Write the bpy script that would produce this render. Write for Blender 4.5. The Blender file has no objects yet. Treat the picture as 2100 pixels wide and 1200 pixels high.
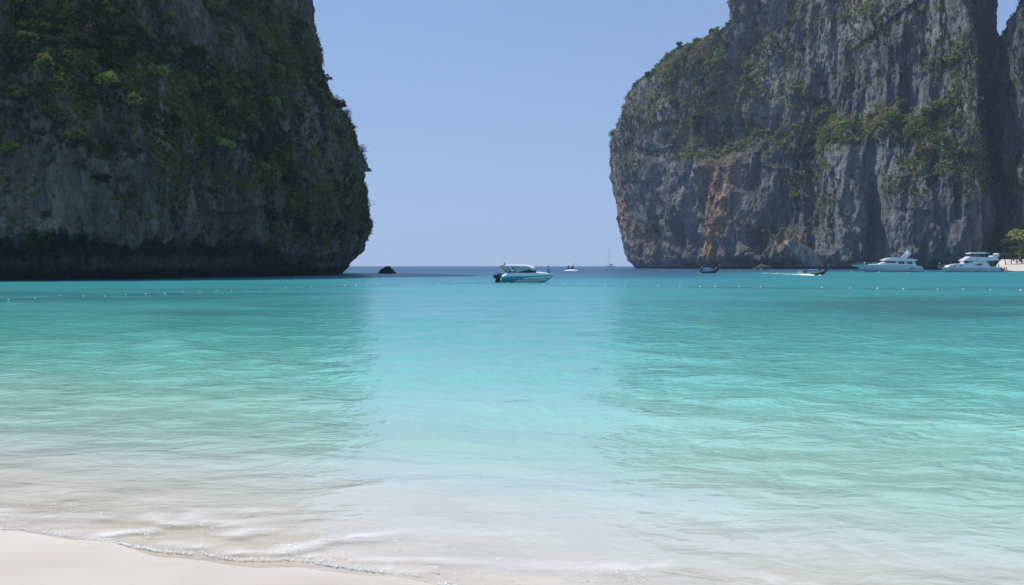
import bpy, bmesh, math, random
import numpy as np
from mathutils import Vector, Matrix

# ------------------------------------------------------------------ camera, sky, sun, exposure
scene = bpy.context.scene
COL = scene.collection
CAM_H, F_PX, HORIZON = 2.2, 2000.0, 545.5          # eye height (m), focal length and horizon row in photo pixels
cam_data = bpy.data.cameras.new('camera')
cam_data.sensor_width = 36.0
cam_data.lens = 36.0 * F_PX / 2100.0
cam_data.shift_y = (HORIZON - 600.0) / 2100.0
cam_data.clip_start = 0.1
cam_data.clip_end = 30000.0
cam = bpy.data.objects.new('camera', cam_data)
cam.location = (0, 0, CAM_H)
cam.rotation_euler = (math.radians(90), 0, 0)
COL.objects.link(cam)
scene.camera = cam

SUN_AZ = math.radians(-62.0)      # clockwise from straight ahead: high on the left, a little ahead
SUN_EL = math.radians(60.0)
SUN_DIR = Vector((math.sin(SUN_AZ) * math.cos(SUN_EL), math.cos(SUN_AZ) * math.cos(SUN_EL), math.sin(SUN_EL)))
world = bpy.data.worlds.new('World')
scene.world = world
world.use_nodes = True
wn = world.node_tree
wn.nodes.clear()
w_out = wn.nodes.new('ShaderNodeOutputWorld')
w_bg = wn.nodes.new('ShaderNodeBackground')
w_sky = wn.nodes.new('ShaderNodeTexSky')
w_sky.sky_type = 'NISHITA'
w_sky.sun_disc = False
w_sky.sun_elevation = SUN_EL
w_sky.sun_rotation = SUN_AZ
w_sky.altitude = 0.0
w_sky.air_density = 1.0
w_sky.dust_density = 0.0
w_sky.ozone_density = 5.0
w_bg.inputs['Strength'].default_value = 0.12
w_gam = wn.nodes.new('ShaderNodeGamma')          # humid tropical sky: flatter from zenith to horizon than the clean-air model, and bluer
w_gam.inputs['Gamma'].default_value = 0.36
w_tint = wn.nodes.new('ShaderNodeMixRGB')
w_tint.blend_type = 'MULTIPLY'
w_tint.inputs['Fac'].default_value = 1.0
w_tint.inputs['Color2'].default_value = (1.80, 2.26, 3.20, 1)
wn.links.new(w_sky.outputs['Color'], w_gam.inputs['Color'])
wn.links.new(w_gam.outputs['Color'], w_tint.inputs['Color1'])
wn.links.new(w_tint.outputs['Color'], w_bg.inputs['Color'])
wn.links.new(w_bg.outputs['Background'], w_out.inputs['Surface'])

sun_data = bpy.data.lights.new('sun', 'SUN')
sun_data.energy = 4.4
sun_data.angle = math.radians(0.53)
sun_data.color = (1.0, 0.95, 0.87)
sun = bpy.data.objects.new('sun', sun_data)
sun.rotation_euler = SUN_DIR.to_track_quat('Z', 'Y').to_euler()
sun.location = (-60, 40, 120)
COL.objects.link(sun)

scene.view_settings.view_transform = 'Standard'
scene.view_settings.look = 'None'
scene.view_settings.gamma = 1.0
scene.view_settings.exposure = 0.0
scene.view_settings.use_curve_mapping = False
scene.render.engine = 'CYCLES'
scene.cycles.use_denoising = True
scene.cycles.max_bounces = 6
scene.cycles.diffuse_bounces = 3
scene.cycles.glossy_bounces = 3
scene.cycles.transparent_max_bounces = 8
scene.cycles.volume_bounces = 1
scene.cycles.caustics_reflective = False
scene.cycles.caustics_refractive = False
scene.cycles.sample_clamp_indirect = 4.0

rng = np.random.default_rng(11)
random.seed(5)

# ------------------------------------------------------------------ helpers
def ground(px, py):
    """Photo pixel of a point on the water -> world x, y."""
    d = CAM_H * F_PX / (py - HORIZON)
    return (px - 1050.0) / F_PX * d, d

def xat(px, d):
    return (px - 1050.0) / F_PX * d

def project(P):
    d = np.maximum(P[..., 1], 0.1)
    return 1050.0 + P[..., 0] / d * F_PX, HORIZON - (P[..., 2] - CAM_H) / d * F_PX

def smooth(a, b, x):
    t = np.clip((x - a) / (b - a), 0, 1)
    return t * t * (3 - 2 * t)

_perm = rng.permutation(256)
_perm = np.concatenate([_perm, _perm, _perm])
_grad = rng.normal(size=(256, 3))
_grad /= np.linalg.norm(_grad, axis=1)[:, None]

def noise3(x, y, z):
    x, y, z = np.broadcast_arrays(np.asarray(x, float), np.asarray(y, float), np.asarray(z, float))
    xi, yi, zi = np.floor(x).astype(int), np.floor(y).astype(int), np.floor(z).astype(int)
    xf, yf, zf = x - xi, y - yi, z - zi
    u, v, w = (t * t * t * (t * (t * 6 - 15) + 10) for t in (xf, yf, zf))
    out = 0.0
    for dx in (0, 1):
        wx = u if dx else 1 - u
        for dy in (0, 1):
            wy = v if dy else 1 - v
            for dz in (0, 1):
                wz = w if dz else 1 - w
                h = _perm[_perm[_perm[(xi + dx) & 255] + ((yi + dy) & 255)] + ((zi + dz) & 255)]
                g = _grad[h]
                out = out + wx * wy * wz * (g[..., 0] * (xf - dx) + g[..., 1] * (yf - dy) + g[..., 2] * (zf - dz))
    return out * 1.5

def fbm(x, y, z, octaves=4, gain=0.5):
    a, s, f = 1.0, 0.0, 1.0
    for k in range(octaves):
        s = s + a * noise3(x * f + 17.3 * k, y * f - 9.1 * k, z * f + 4.7 * k)
        a *= gain
        f *= 2.03
    return s

def ridged(x, y, z, octaves=3):
    a, s, f = 1.0, 0.0, 1.0
    for k in range(octaves):
        s = s + a * (1.0 - 2.0 * np.abs(noise3(x * f + 31.7 * k, y * f + 5.3 * k, z * f - 8.9 * k)))
        a *= 0.5
        f *= 2.1
    return s

def tag(o, label=None, cat=None, group=None, kind=None):
    if label: o['label'] = label
    if cat: o['category'] = cat
    if group: o['group'] = group
    if kind: o['kind'] = kind
    return o

def link(name, mesh, mat=None, parent=None):
    o = bpy.data.objects.new(name, mesh)
    COL.objects.link(o)
    if mat is not None and not mesh.materials:
        for m in (mat if isinstance(mat, (list, tuple)) else [mat]):
            mesh.materials.append(m)
    if parent is not None:
        o.parent = parent
    return o

def empty(name, loc, rz=0.0, scale=1.0):
    o = bpy.data.objects.new(name, None)
    o.location = loc
    o.rotation_euler = (0, 0, rz)
    o.scale = (scale,) * 3
    o.empty_display_size = 0.2
    COL.objects.link(o)
    return o

def mesh_from(name, verts, faces, smooth_shade=False):
    me = bpy.data.meshes.new(name)
    me.from_pydata([tuple(v) for v in verts], [], [tuple(f) for f in faces])
    me.update()
    if smooth_shade:
        me.polygons.foreach_set('use_smooth', [True] * len(me.polygons))
    return me

def quad_mesh(name, V, F, smooth_shade=True):
    """Fast mesh of quads from numpy arrays."""
    me = bpy.data.meshes.new(name)
    n, m = len(V), len(F)
    me.vertices.add(n)
    me.vertices.foreach_set('co', np.asarray(V, np.float32).ravel())
    me.loops.add(4 * m)
    me.loops.foreach_set('vertex_index', np.asarray(F, np.int32).ravel())
    me.polygons.add(m)
    me.polygons.foreach_set('loop_start', np.arange(0, 4 * m, 4, dtype=np.int32))
    me.polygons.foreach_set('use_smooth', np.full(m, smooth_shade))
    me.update(calc_edges=True)
    return me

def color_attr(me, name, C):
    a = me.color_attributes.new(name, 'FLOAT_COLOR', 'POINT')
    C = np.asarray(C, np.float32)
    if C.shape[1] == 3:
        C = np.concatenate([C, np.ones((len(C), 1), np.float32)], 1)
    a.data.foreach_set('color', C.ravel())

def grid_faces(nr, nc, wrap=False):
    r = np.arange(nr - 1)[:, None]
    c = np.arange(nc if wrap else nc - 1)[None, :]
    c2 = (c + 1) % nc
    a = r * nc + c
    b = r * nc + c2
    return np.stack([a, b, b + nc, a + nc], -1).reshape(-1, 4)

class MB:
    """Collects simple solids; build() links them as one mesh."""
    def __init__(self):
        self.v, self.f, self.m = [], [], []
    def add(self, verts, faces, mi=0):
        o = len(self.v)
        self.v += [tuple(p) for p in verts]
        self.f += [tuple(i + o for i in f) for f in faces]
        self.m += [mi] * len(faces)
        return self
    def box(self, x0, x1, y0, y1, z0, z1, mi=0):
        v = [(x, y, z) for z in (z0, z1) for y in (y0, y1) for x in (x0, x1)]
        return self.add(v, [(0, 2, 3, 1), (4, 5, 7, 6), (0, 1, 5, 4), (2, 6, 7, 3), (0, 4, 6, 2), (1, 3, 7, 5)], mi)
    def tube(self, pts, radii, seg=8, mi=0):
        rings = []
        for i, p in enumerate(pts):
            p = Vector(p)
            a = Vector(pts[max(i - 1, 0)])
            b = Vector(pts[min(i + 1, len(pts) - 1)])
            q = (b - a).to_track_quat('Z', 'Y')
            r = radii[i] if isinstance(radii, (list, tuple)) else radii
            rings.append([p + q @ Vector((r * math.cos(2 * math.pi * k / seg), r * math.sin(2 * math.pi * k / seg), 0)) for k in range(seg)])
        v = [q for r in rings for q in r]
        f = []
        for i in range(len(rings) - 1):
            for k in range(seg):
                k2 = (k + 1) % seg
                f.append((i * seg + k, i * seg + k2, (i + 1) * seg + k2, (i + 1) * seg + k))
        f.append(tuple(range(seg - 1, -1, -1)))
        f.append(tuple((len(rings) - 1) * seg + k for k in range(seg)))
        return self.add(v, f, mi)
    def lathe(self, prof, seg=12, c=(0, 0, 0), mi=0):
        v, f = [], []
        for r, z in prof:
            for k in range(seg):
                a = 2 * math.pi * k / seg
                v.append((c[0] + r * math.cos(a), c[1] + r * math.sin(a), c[2] + z))
        for i in range(len(prof) - 1):
            for k in range(seg):
                k2 = (k + 1) % seg
                f.append((i * seg + k, i * seg + k2, (i + 1) * seg + k2, (i + 1) * seg + k))
        f.append(tuple(range(seg - 1, -1, -1)))
        f.append(tuple((len(prof) - 1) * seg + k for k in range(seg)))
        return self.add(v, f, mi)
    def prism(self, poly, wb, wt=None, mi=0, y0=None):
        """Side outline (x, z) extruded across the beam; half width wb at its lowest point, wt at its highest."""
        wt = wb if wt is None else wt
        zs = [p[1] for p in poly]
        lo, hi = min(zs), max(zs)
        n = len(poly)
        hw = [wb + (wt - wb) * ((z - lo) / (hi - lo) if hi > lo else 0) for _, z in poly]
        v = [(x, -h, z) for (x, z), h in zip(poly, hw)] + [(x, h, z) for (x, z), h in zip(poly, hw)]
        f = [tuple(range(n)), tuple(range(2 * n - 1, n - 1, -1))]
        for i in range(n):
            j = (i + 1) % n
            f.append((j, i, i + n, j + n))
        return self.add(v, f, mi)
    def slab(self, poly, ya, yb, mi=0):
        """Side outline (x, z) extruded between two y values."""
        n = len(poly)
        v = [(x, ya, z) for x, z in poly] + [(x, yb, z) for x, z in poly]
        f = [tuple(range(n)), tuple(range(2 * n - 1, n - 1, -1))]
        for i in range(n):
            j = (i + 1) % n
            f.append((j, i, i + n, j + n))
        return self.add(v, f, mi)
    def build(self, name, mats, parent=None, smooth_shade=False, bevel=0.0):
        me = mesh_from(name, self.v, self.f, False)
        bm = bmesh.new()
        bm.from_mesh(me)
        for f, mi in zip(bm.faces, self.m):
            f.material_index = mi
        if bevel:
            bmesh.ops.bevel(bm, geom=[e for e in bm.edges if len(e.link_faces) == 2 and e.calc_face_angle(0) > 0.5],
                            offset=bevel, segments=2, profile=0.6, affect='EDGES', clamp_overlap=True)
        bmesh.ops.recalc_face_normals(bm, faces=bm.faces)
        if smooth_shade:
            for f in bm.faces: f.smooth = True
        bm.to_mesh(me)
        bm.free()
        return link(name, me, mats, parent)

# ------------------------------------------------------------------ materials
def new_mat(name):
    m = bpy.data.materials.new(name)
    m.use_nodes = True
    m.node_tree.nodes.clear()
    out = m.node_tree.nodes.new('ShaderNodeOutputMaterial')
    return m, m.node_tree.nodes, m.node_tree.links, out

def ramp(n, stops, interp='LINEAR'):
    r = n.new('ShaderNodeValToRGB')
    r.color_ramp.interpolation = interp
    el = r.color_ramp.elements
    while len(el) > 1: el.remove(el[-1])
    el[0].position = stops[0][0]
    el[0].color = stops[0][1] if len(stops[0][1]) == 4 else (*stops[0][1], 1)
    for p, c in stops[1:]:
        e = el.new(p)
        e.color = c if len(c) == 4 else (*c, 1)
    return r

def paint(name, rgb, rough=0.4, var=0.12, scale=3.0, metal=0.0, coat=0.0):
    m, n, l, out = new_mat(name)
    b = n.new('ShaderNodeBsdfPrincipled')
    tc = n.new('ShaderNodeTexCoord')
    t = n.new('ShaderNodeTexNoise')
    t.inputs['Scale'].default_value = scale
    t.inputs['Detail'].default_value = 5
    l.new(tc.outputs['Object'], t.inputs['Vector'])
    r = ramp(n, [(0.3, tuple(c * (1 - var) for c in rgb)), (0.7, tuple(min(1, c * (1 + var * 0.4)) for c in rgb))])
    l.new(t.outputs['Fac'], r.inputs['Fac'])
    l.new(r.outputs['Color'], b.inputs['Base Color'])
    b.inputs['Roughness'].default_value = rough
    b.inputs['Metallic'].default_value = metal
    b.inputs['Coat Weight'].default_value = coat
    l.new(b.outputs['BSDF'], out.inputs['Surface'])
    return m

M = {
    'white': paint('white_gelcoat', (0.78, 0.78, 0.77), 0.25, 0.06, coat=0.3),
    'hull_white': paint('grey_white_gelcoat', (0.70, 0.73, 0.75), 0.3, 0.08, coat=0.2),
    'pale_green': paint('pale_green_gelcoat', (0.78, 0.88, 0.80), 0.3, 0.08),
    'aqua': paint('light_aqua_gelcoat', (0.66, 0.84, 0.82), 0.3, 0.08),
    'teal': paint('teal_gelcoat', (0.03, 0.34, 0.40), 0.25, 0.1, coat=0.3),
    'dark_teal': paint('dark_teal_antifouling', (0.012, 0.07, 0.10), 0.5),
    'glass': paint('smoked_window_glass', (0.008, 0.010, 0.014), 0.06, 0.0),
    'black': paint('black_cowling', (0.012, 0.013, 0.018), 0.3, 0.2),
    'grey': paint('grey_plastic', (0.32, 0.33, 0.34), 0.5),
    'dark_grey': paint('dark_grey_fabric', (0.07, 0.075, 0.085), 0.8),
    'canvas': paint('grey_green_canvas', (0.46, 0.50, 0.47), 0.8),
    'brown_canvas': paint('brown_canvas', (0.16, 0.13, 0.10), 0.85),
    'steel': paint('stainless_steel', (0.6, 0.6, 0.62), 0.3, 0.05, metal=0.9),
    'wood': paint('dark_oiled_wood', (0.075, 0.04, 0.02), 0.6, 0.4, 6),
    'wood_light': paint('worn_wood', (0.30, 0.18, 0.09), 0.65, 0.35, 6),
    'blue_tarp': paint('blue_tarpaulin', (0.10, 0.22, 0.55), 0.6, 0.2),
    'navy': paint('navy_canvas', (0.03, 0.06, 0.16), 0.8),
    'orange': paint('orange_plastic', (0.75, 0.20, 0.05), 0.45),
    'red': paint('red_cloth', (0.6, 0.05, 0.05), 0.7),
    'pink': paint('pink_cloth', (0.7, 0.3, 0.35), 0.7),
    'yellow': paint('yellow_cloth', (0.75, 0.55, 0.10), 0.7),
    'float_white': paint('weathered_white_float', (0.74, 0.72, 0.68), 0.45, 0.15, 8),
    'rope': paint('dark_wet_rope', (0.08, 0.10, 0.09), 0.8, 0.3, 8),
    'mast': paint('grey_mast_aluminium', (0.35, 0.37, 0.4), 0.4),
    'skin': paint('skin', (0.30, 0.16, 0.10), 0.55, 0.06),
    'hair': paint('black_hair', (0.012, 0.010, 0.009), 0.6),
    'shirt_blue': paint('blue_shirt', (0.10, 0.22, 0.60), 0.8),
    'shirt_white': paint('white_shirt', (0.72, 0.72, 0.72), 0.8),
    'shirt_dark': paint('dark_shirt', (0.03, 0.035, 0.05), 0.8),
    'shirt_green': paint('green_shirt', (0.06, 0.16, 0.10), 0.8),
    'shirt_red': paint('red_shirt', (0.45, 0.08, 0.07), 0.8),
    'trousers': paint('dark_trousers', (0.02, 0.022, 0.03), 0.85),
}

def rock_material(name, stains, dark=1.0, scale=1.0, tint=(1, 1, 1)):
    """Weathered limestone: vertical streaks, pale and orange mineral stains, bedding; fine relief as bump.
    stains: (x, y, z, radius_xy, radius_z) places where the orange iron stain runs down the rock."""
    m, n, l, out = new_mat(name)
    g = n.new('ShaderNodeNewGeometry')
    def mapped(sx, sz, nscale, detail=5, rough=0.6, kind='ShaderNodeTexNoise', dist=0.0):
        mp = n.new('ShaderNodeMapping')
        mp.inputs['Scale'].default_value = (sx / scale, sx / scale, sz / scale)
        l.new(g.outputs['Position'], mp.inputs['Vector'])
        t = n.new(kind)
        t.inputs['Scale'].default_value = nscale
        if kind == 'ShaderNodeTexNoise':
            t.inputs['Detail'].default_value = detail
            t.inputs['Roughness'].default_value = rough
            t.inputs['Distortion'].default_value = dist
        l.new(mp.outputs['Vector'], t.inputs['Vector'])
        return t
    streak = mapped(0.45, 0.035, 1.0, 6, 0.62, dist=0.5)
    patch = mapped(0.07, 0.035, 1.0, 6, 0.62)
    grain = mapped(0.9, 0.5, 1.0, 6, 0.7)
    def math_(op, a, b=None, clamp=False):
        k = n.new('ShaderNodeMath'); k.operation = op; k.use_clamp = clamp
        for i, s in enumerate((a, b)):
            if s is None: continue
            if isinstance(s, (int, float)): k.inputs[i].default_value = s
            else: l.new(s, k.inputs[i])
        return k.outputs[0]
    v = math_('ADD', math_('MULTIPLY', streak.outputs['Fac'], 0.36), math_('MULTIPLY', patch.outputs['Fac'], 0.46))
    v = math_('ADD', v, math_('MULTIPLY', grain.outputs['Fac'], 0.22))
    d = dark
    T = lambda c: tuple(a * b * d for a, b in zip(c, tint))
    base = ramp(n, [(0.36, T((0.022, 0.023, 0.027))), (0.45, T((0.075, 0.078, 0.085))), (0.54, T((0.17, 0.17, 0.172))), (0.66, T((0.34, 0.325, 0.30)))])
    l.new(v, base.inputs['Fac'])
    col = base.outputs['Color']
    # orange mineral stains
    st2 = mapped(0.22, 0.028, 1.0, 6, 0.65, dist=0.8)
    acc = None
    for (x, y, z, rx, rz) in stains:
        sub = n.new('ShaderNodeVectorMath'); sub.operation = 'SUBTRACT'
        l.new(g.outputs['Position'], sub.inputs[0]); sub.inputs[1].default_value = (x, y, z)
        sc = n.new('ShaderNodeVectorMath'); sc.operation = 'MULTIPLY'
        l.new(sub.outputs[0], sc.inputs[0]); sc.inputs[1].default_value = (1 / rx, 1 / rx, 1 / rz)
        ln = n.new('ShaderNodeVectorMath'); ln.operation = 'LENGTH'
        l.new(sc.outputs[0], ln.inputs[0])
        w = math_('SUBTRACT', 1.0, ln.outputs['Value'], True)
        acc = w if acc is None else math_('ADD', acc, w, True)
    s_fac = math_('MULTIPLY', math_('SUBTRACT', st2.outputs['Fac'], 0.62), 3.0)
    if acc is not None:
        s_fac = math_('ADD', s_fac, math_('MULTIPLY', acc, 2.0))
        s_fac = math_('MULTIPLY', s_fac, math_('MULTIPLY', math_('SUBTRACT', streak.outputs['Fac'], 0.36), 4.5, True), True)
    s_fac = math_('MULTIPLY', math_('MINIMUM', math_('MAXIMUM', s_fac, 0.0), 1.0), 0.85)
    ocol = ramp(n, [(0.35, T((0.17, 0.075, 0.038))), (0.5, T((0.36, 0.19, 0.105))), (0.63, T((0.46, 0.33, 0.23)))])
    l.new(grain.outputs['Fac'], ocol.inputs['Fac'])
    mx = n.new('ShaderNodeMixRGB')
    l.new(s_fac, mx.inputs['Fac']); l.new(col, mx.inputs['Color1']); l.new(ocol.outputs['Color'], mx.inputs['Color2'])
    col = mx.outputs['Color']
    # thin moss and dry grass where the rock lies back
    sep = n.new('ShaderNodeSeparateXYZ'); l.new(g.outputs['Normal'], sep.inputs[0])
    moss_n = mapped(0.12, 0.08, 1.0, 6, 0.65)
    mf = math_('ADD', math_('MULTIPLY', sep.outputs['Z'], 1.5), math_('MULTIPLY', math_('SUBTRACT', moss_n.outputs['Fac'], 0.5), 3.2))
    mf = math_('MULTIPLY', math_('SUBTRACT', mf, 0.40), 1.8)
    mf = math_('MULTIPLY', math_('MINIMUM', math_('MAXIMUM', mf, 0.0), 1.0), 0.8)
    mcol = ramp(n, [(0.35, (0.022, 0.032, 0.012)), (0.52, (0.055, 0.065, 0.022)), (0.68, (0.15, 0.12, 0.05))])
    l.new(grain.outputs['Fac'], mcol.inputs['Fac'])
    mx2 = n.new('ShaderNodeMixRGB')
    l.new(mf, mx2.inputs['Fac']); l.new(col, mx2.inputs['Color1']); l.new(mcol.outputs['Color'], mx2.inputs['Color2'])
    psep = n.new('ShaderNodeSeparateXYZ'); l.new(g.outputs['Position'], psep.inputs[0])
    tide_shade = math_('MULTIPLY', math_('SUBTRACT', math_('ADD', 1.4, math_('MULTIPLY', patch.outputs['Fac'], 2.2)), psep.outputs['Z']), 0.8, True)
    mx3 = n.new('ShaderNodeMixRGB')                      # black algae in the splash zone; also paints the undercut's shade darker
    l.new(tide_shade, mx3.inputs['Fac']); l.new(mx2.outputs['Color'], mx3.inputs['Color1']); mx3.inputs['Color2'].default_value = (0.018, 0.022, 0.018, 1)
    b = n.new('ShaderNodeBsdfPrincipled')
    l.new(mx3.outputs['Color'], b.inputs['Base Color'])
    b.inputs['Roughness'].default_value = 0.9
    b.inputs['Specular IOR Level'].default_value = 0.2
    fine = mapped(0.8, 0.25, 1.0, 8, 0.7)
    bed = mapped(0.10, 1.1, 1.0, 4, 0.6)
    hgt = math_('ADD', fine.outputs['Fac'], math_('MULTIPLY', streak.outputs['Fac'], 0.5))
    hgt = math_('ADD', hgt, math_('MULTIPLY', bed.outputs['Fac'], 0.5))
    bp = n.new('ShaderNodeBump')
    bp.inputs['Strength'].default_value = 1.0
    bp.inputs['Distance'].default_value = 1.6 * scale
    l.new(hgt, bp.inputs['Height'])
    l.new(bp.outputs['Normal'], b.inputs['Normal'])
    l.new(b.outputs['BSDF'], out.inputs['Surface'])
    return m

def leaf_material(name):
    m, n, l, out = new_mat(name)
    at = n.new('ShaderNodeAttribute'); at.attribute_name = 'tint'
    oi = n.new('ShaderNodeObjectInfo')
    mr = n.new('ShaderNodeMapRange')
    mr.inputs['To Min'].default_value = 0.7; mr.inputs['To Max'].default_value = 1.3
    l.new(oi.outputs['Random'], mr.inputs['Value'])
    hs = n.new('ShaderNodeHueSaturation')
    l.new(at.outputs['Color'], hs.inputs['Color']); l.new(mr.outputs['Result'], hs.inputs['Value'])
    d = n.new('ShaderNodeBsdfDiffuse'); t = n.new('ShaderNodeBsdfTranslucent'); mx = n.new('ShaderNodeMixShader')
    l.new(hs.outputs['Color'], d.inputs['Color']); l.new(hs.outputs['Color'], t.inputs['Color'])
    mx.inputs['Fac'].default_value = 0.3
    l.new(d.outputs[0], mx.inputs[1]); l.new(t.outputs[0], mx.inputs[2])
    l.new(mx.outputs[0], out.inputs['Surface'])
    return m
M['leaf'] = leaf_material('foliage')
M['bark'] = paint('grey_brown_bark', (0.10, 0.08, 0.06), 0.9, 0.4, 4)

# ------------------------------------------------------------------ shore, sand, sea
SHX = np.array([-300, -120, -80, -30, -10, -6.5, -4.28, -3.77, -3.06, -2.2, -1.615, -1.06, -0.69, -0.4, 0.3, 3, 10, 40, 200])
SHY = np.array([75, 46, 36, 18, 10.3, 8.95, 8.16, 7.93, 7.66, 7.34, 7.18, 7.03, 6.88, 6.72, 6.3, 4.9, 2.0, -6, -40])

def shore_y(x):
    x = np.asarray(x, float)
    w = 0.12 + 0.02 * np.abs(x)
    return sum(np.interp(x + k * w, SHX, SHY) for k in (-1, -0.5, 0, 0.5, 1)) / 5 \
        + 0.05 * np.sin(x * 3.1) * np.exp(-np.abs(x) / 30) + 0.025 * np.sin(x * 7.7 + 1)

def offshore(x, y):
    return (np.asarray(y, float) - shore_y(x)) * 0.93

def sand_z(x, y):
    s = offshore(x, y)
    up = 0.085 * (-s) - 0.0012 * s * s
    dn = -(0.055 * s + 0.004 * s * s)
    z = np.where(s < 0, np.minimum(up, 1.3), np.maximum(dn, -3.2))
    return z + 0.006 * fbm(x * 1.3, y * 1.3, 0.5, 3) + 0.012 * noise3(x * 0.35, y * 0.35, 2.2)

def sand_material():
    m, n, l, out = new_mat('white_coral_sand')
    g = n.new('ShaderNodeNewGeometry')
    b = n.new('ShaderNodeBsdfPrincipled')
    a = n.new('ShaderNodeTexNoise'); a.inputs['Scale'].default_value = 1.1; a.inputs['Detail'].default_value = 6
    f = n.new('ShaderNodeTexNoise'); f.inputs['Scale'].default_value = 60; f.inputs['Detail'].default_value = 6; f.inputs['Roughness'].default_value = 0.75
    for t in (a, f): l.new(g.outputs['Position'], t.inputs['Vector'])
    mx = n.new('ShaderNodeMath'); mx.operation = 'ADD'
    k = n.new('ShaderNodeMath'); k.operation = 'MULTIPLY'; k.inputs[1].default_value = 0.4
    l.new(f.outputs['Fac'], k.inputs[0]); l.new(a.outputs['Fac'], mx.inputs[0]); l.new(k.outputs[0], mx.inputs[1])
    r = ramp(n, [(0.5, (0.62, 0.575, 0.505)), (0.9, (0.72, 0.675, 0.605))])
    l.new(mx.outputs[0], r.inputs['Fac'])
    # the bare beach is damp and a little darker than the sand below the waterline
    sep = n.new('ShaderNodeSeparateXYZ'); l.new(g.outputs['Position'], sep.inputs[0])
    wet = n.new('ShaderNodeMapRange'); wet.inputs['From Min'].default_value = -0.02; wet.inputs['From Max'].default_value = 0.02
    l.new(sep.outputs['Z'], wet.inputs['Value'])
    wm = n.new('ShaderNodeMixRGB'); wm.blend_type = 'MULTIPLY'; wm.inputs['Color2'].default_value = (0.86, 0.835, 0.815, 1)
    l.new(wet.outputs[0], wm.inputs['Fac']); l.new(r.outputs['Color'], wm.inputs['Color1'])
    l.new(wm.outputs[0], b.inputs['Base Color'])
    b.inputs['Roughness'].default_value = 0.85
    b.inputs['Specular IOR Level'].default_value = 0.25
    # wave-made ripple marks below the waterline, grain everywhere
    mp = n.new('ShaderNodeMapping'); mp.inputs['Scale'].default_value = (2.2, 4.2, 2.0); mp.inputs['Rotation'].default_value = (0, 0, 0.3)
    l.new(g.outputs['Position'], mp.inputs['Vector'])
    rp = n.new('ShaderNodeTexNoise'); rp.inputs['Scale'].default_value = 1.0; rp.inputs['Detail'].default_value = 2; rp.inputs['Distortion'].default_value = 1.2
    l.new(mp.outputs[0], rp.inputs['Vector'])
    rd = n.new('ShaderNodeMath'); rd.operation = 'ABSOLUTE'
    rs = n.new('ShaderNodeMath'); rs.operation = 'SUBTRACT'; rs.inputs[1].default_value = 0.5
    l.new(rp.outputs['Fac'], rs.inputs[0]); l.new(rs.outputs[0], rd.inputs[0])
    uw = n.new('ShaderNodeMapRange'); uw.inputs['From Min'].default_value = 0.01; uw.inputs['From Max'].default_value = -0.08; uw.inputs['To Max'].default_value = 9.0
    l.new(sep.outputs['Z'], uw.inputs['Value'])
    rm = n.new('ShaderNodeMath'); rm.operation = 'MULTIPLY_ADD'
    l.new(rd.outputs[0], rm.inputs[0]); l.new(uw.outputs[0], rm.inputs[1]); l.new(f.outputs['Fac'], rm.inputs[2])
    bp = n.new('ShaderNodeBump'); bp.inputs['Distance'].default_value = 0.008; bp.inputs['Strength'].default_value = 0.8
    l.new(rm.outputs[0], bp.inputs['Height']); l.new(bp.outputs['Normal'], b.inputs['Normal'])
    l.new(b.outputs['BSDF'], out.inputs['Surface'])
    return m
M['sand'] = sand_material()

def build_beach():
    xs = np.concatenate([np.linspace(-70, -9, 40), np.linspace(-8.8, 8.8, 240), np.linspace(9, 70, 40)])
    ys = np.concatenate([np.linspace(-25, 3, 30), np.linspace(3.1, 14, 180), np.linspace(14.3, 70, 60)])
    X, Y = np.meshgrid(xs, ys)
    Z = sand_z(X, Y)
    me = quad_mesh('beach', np.stack([X, Y, Z], -1).reshape(-1, 3), grid_faces(len(ys), len(xs)))
    return tag(link('beach', me, M['sand']), 'pale white sand beach sloping into the shallow water', kind='structure')
build_beach()

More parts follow.
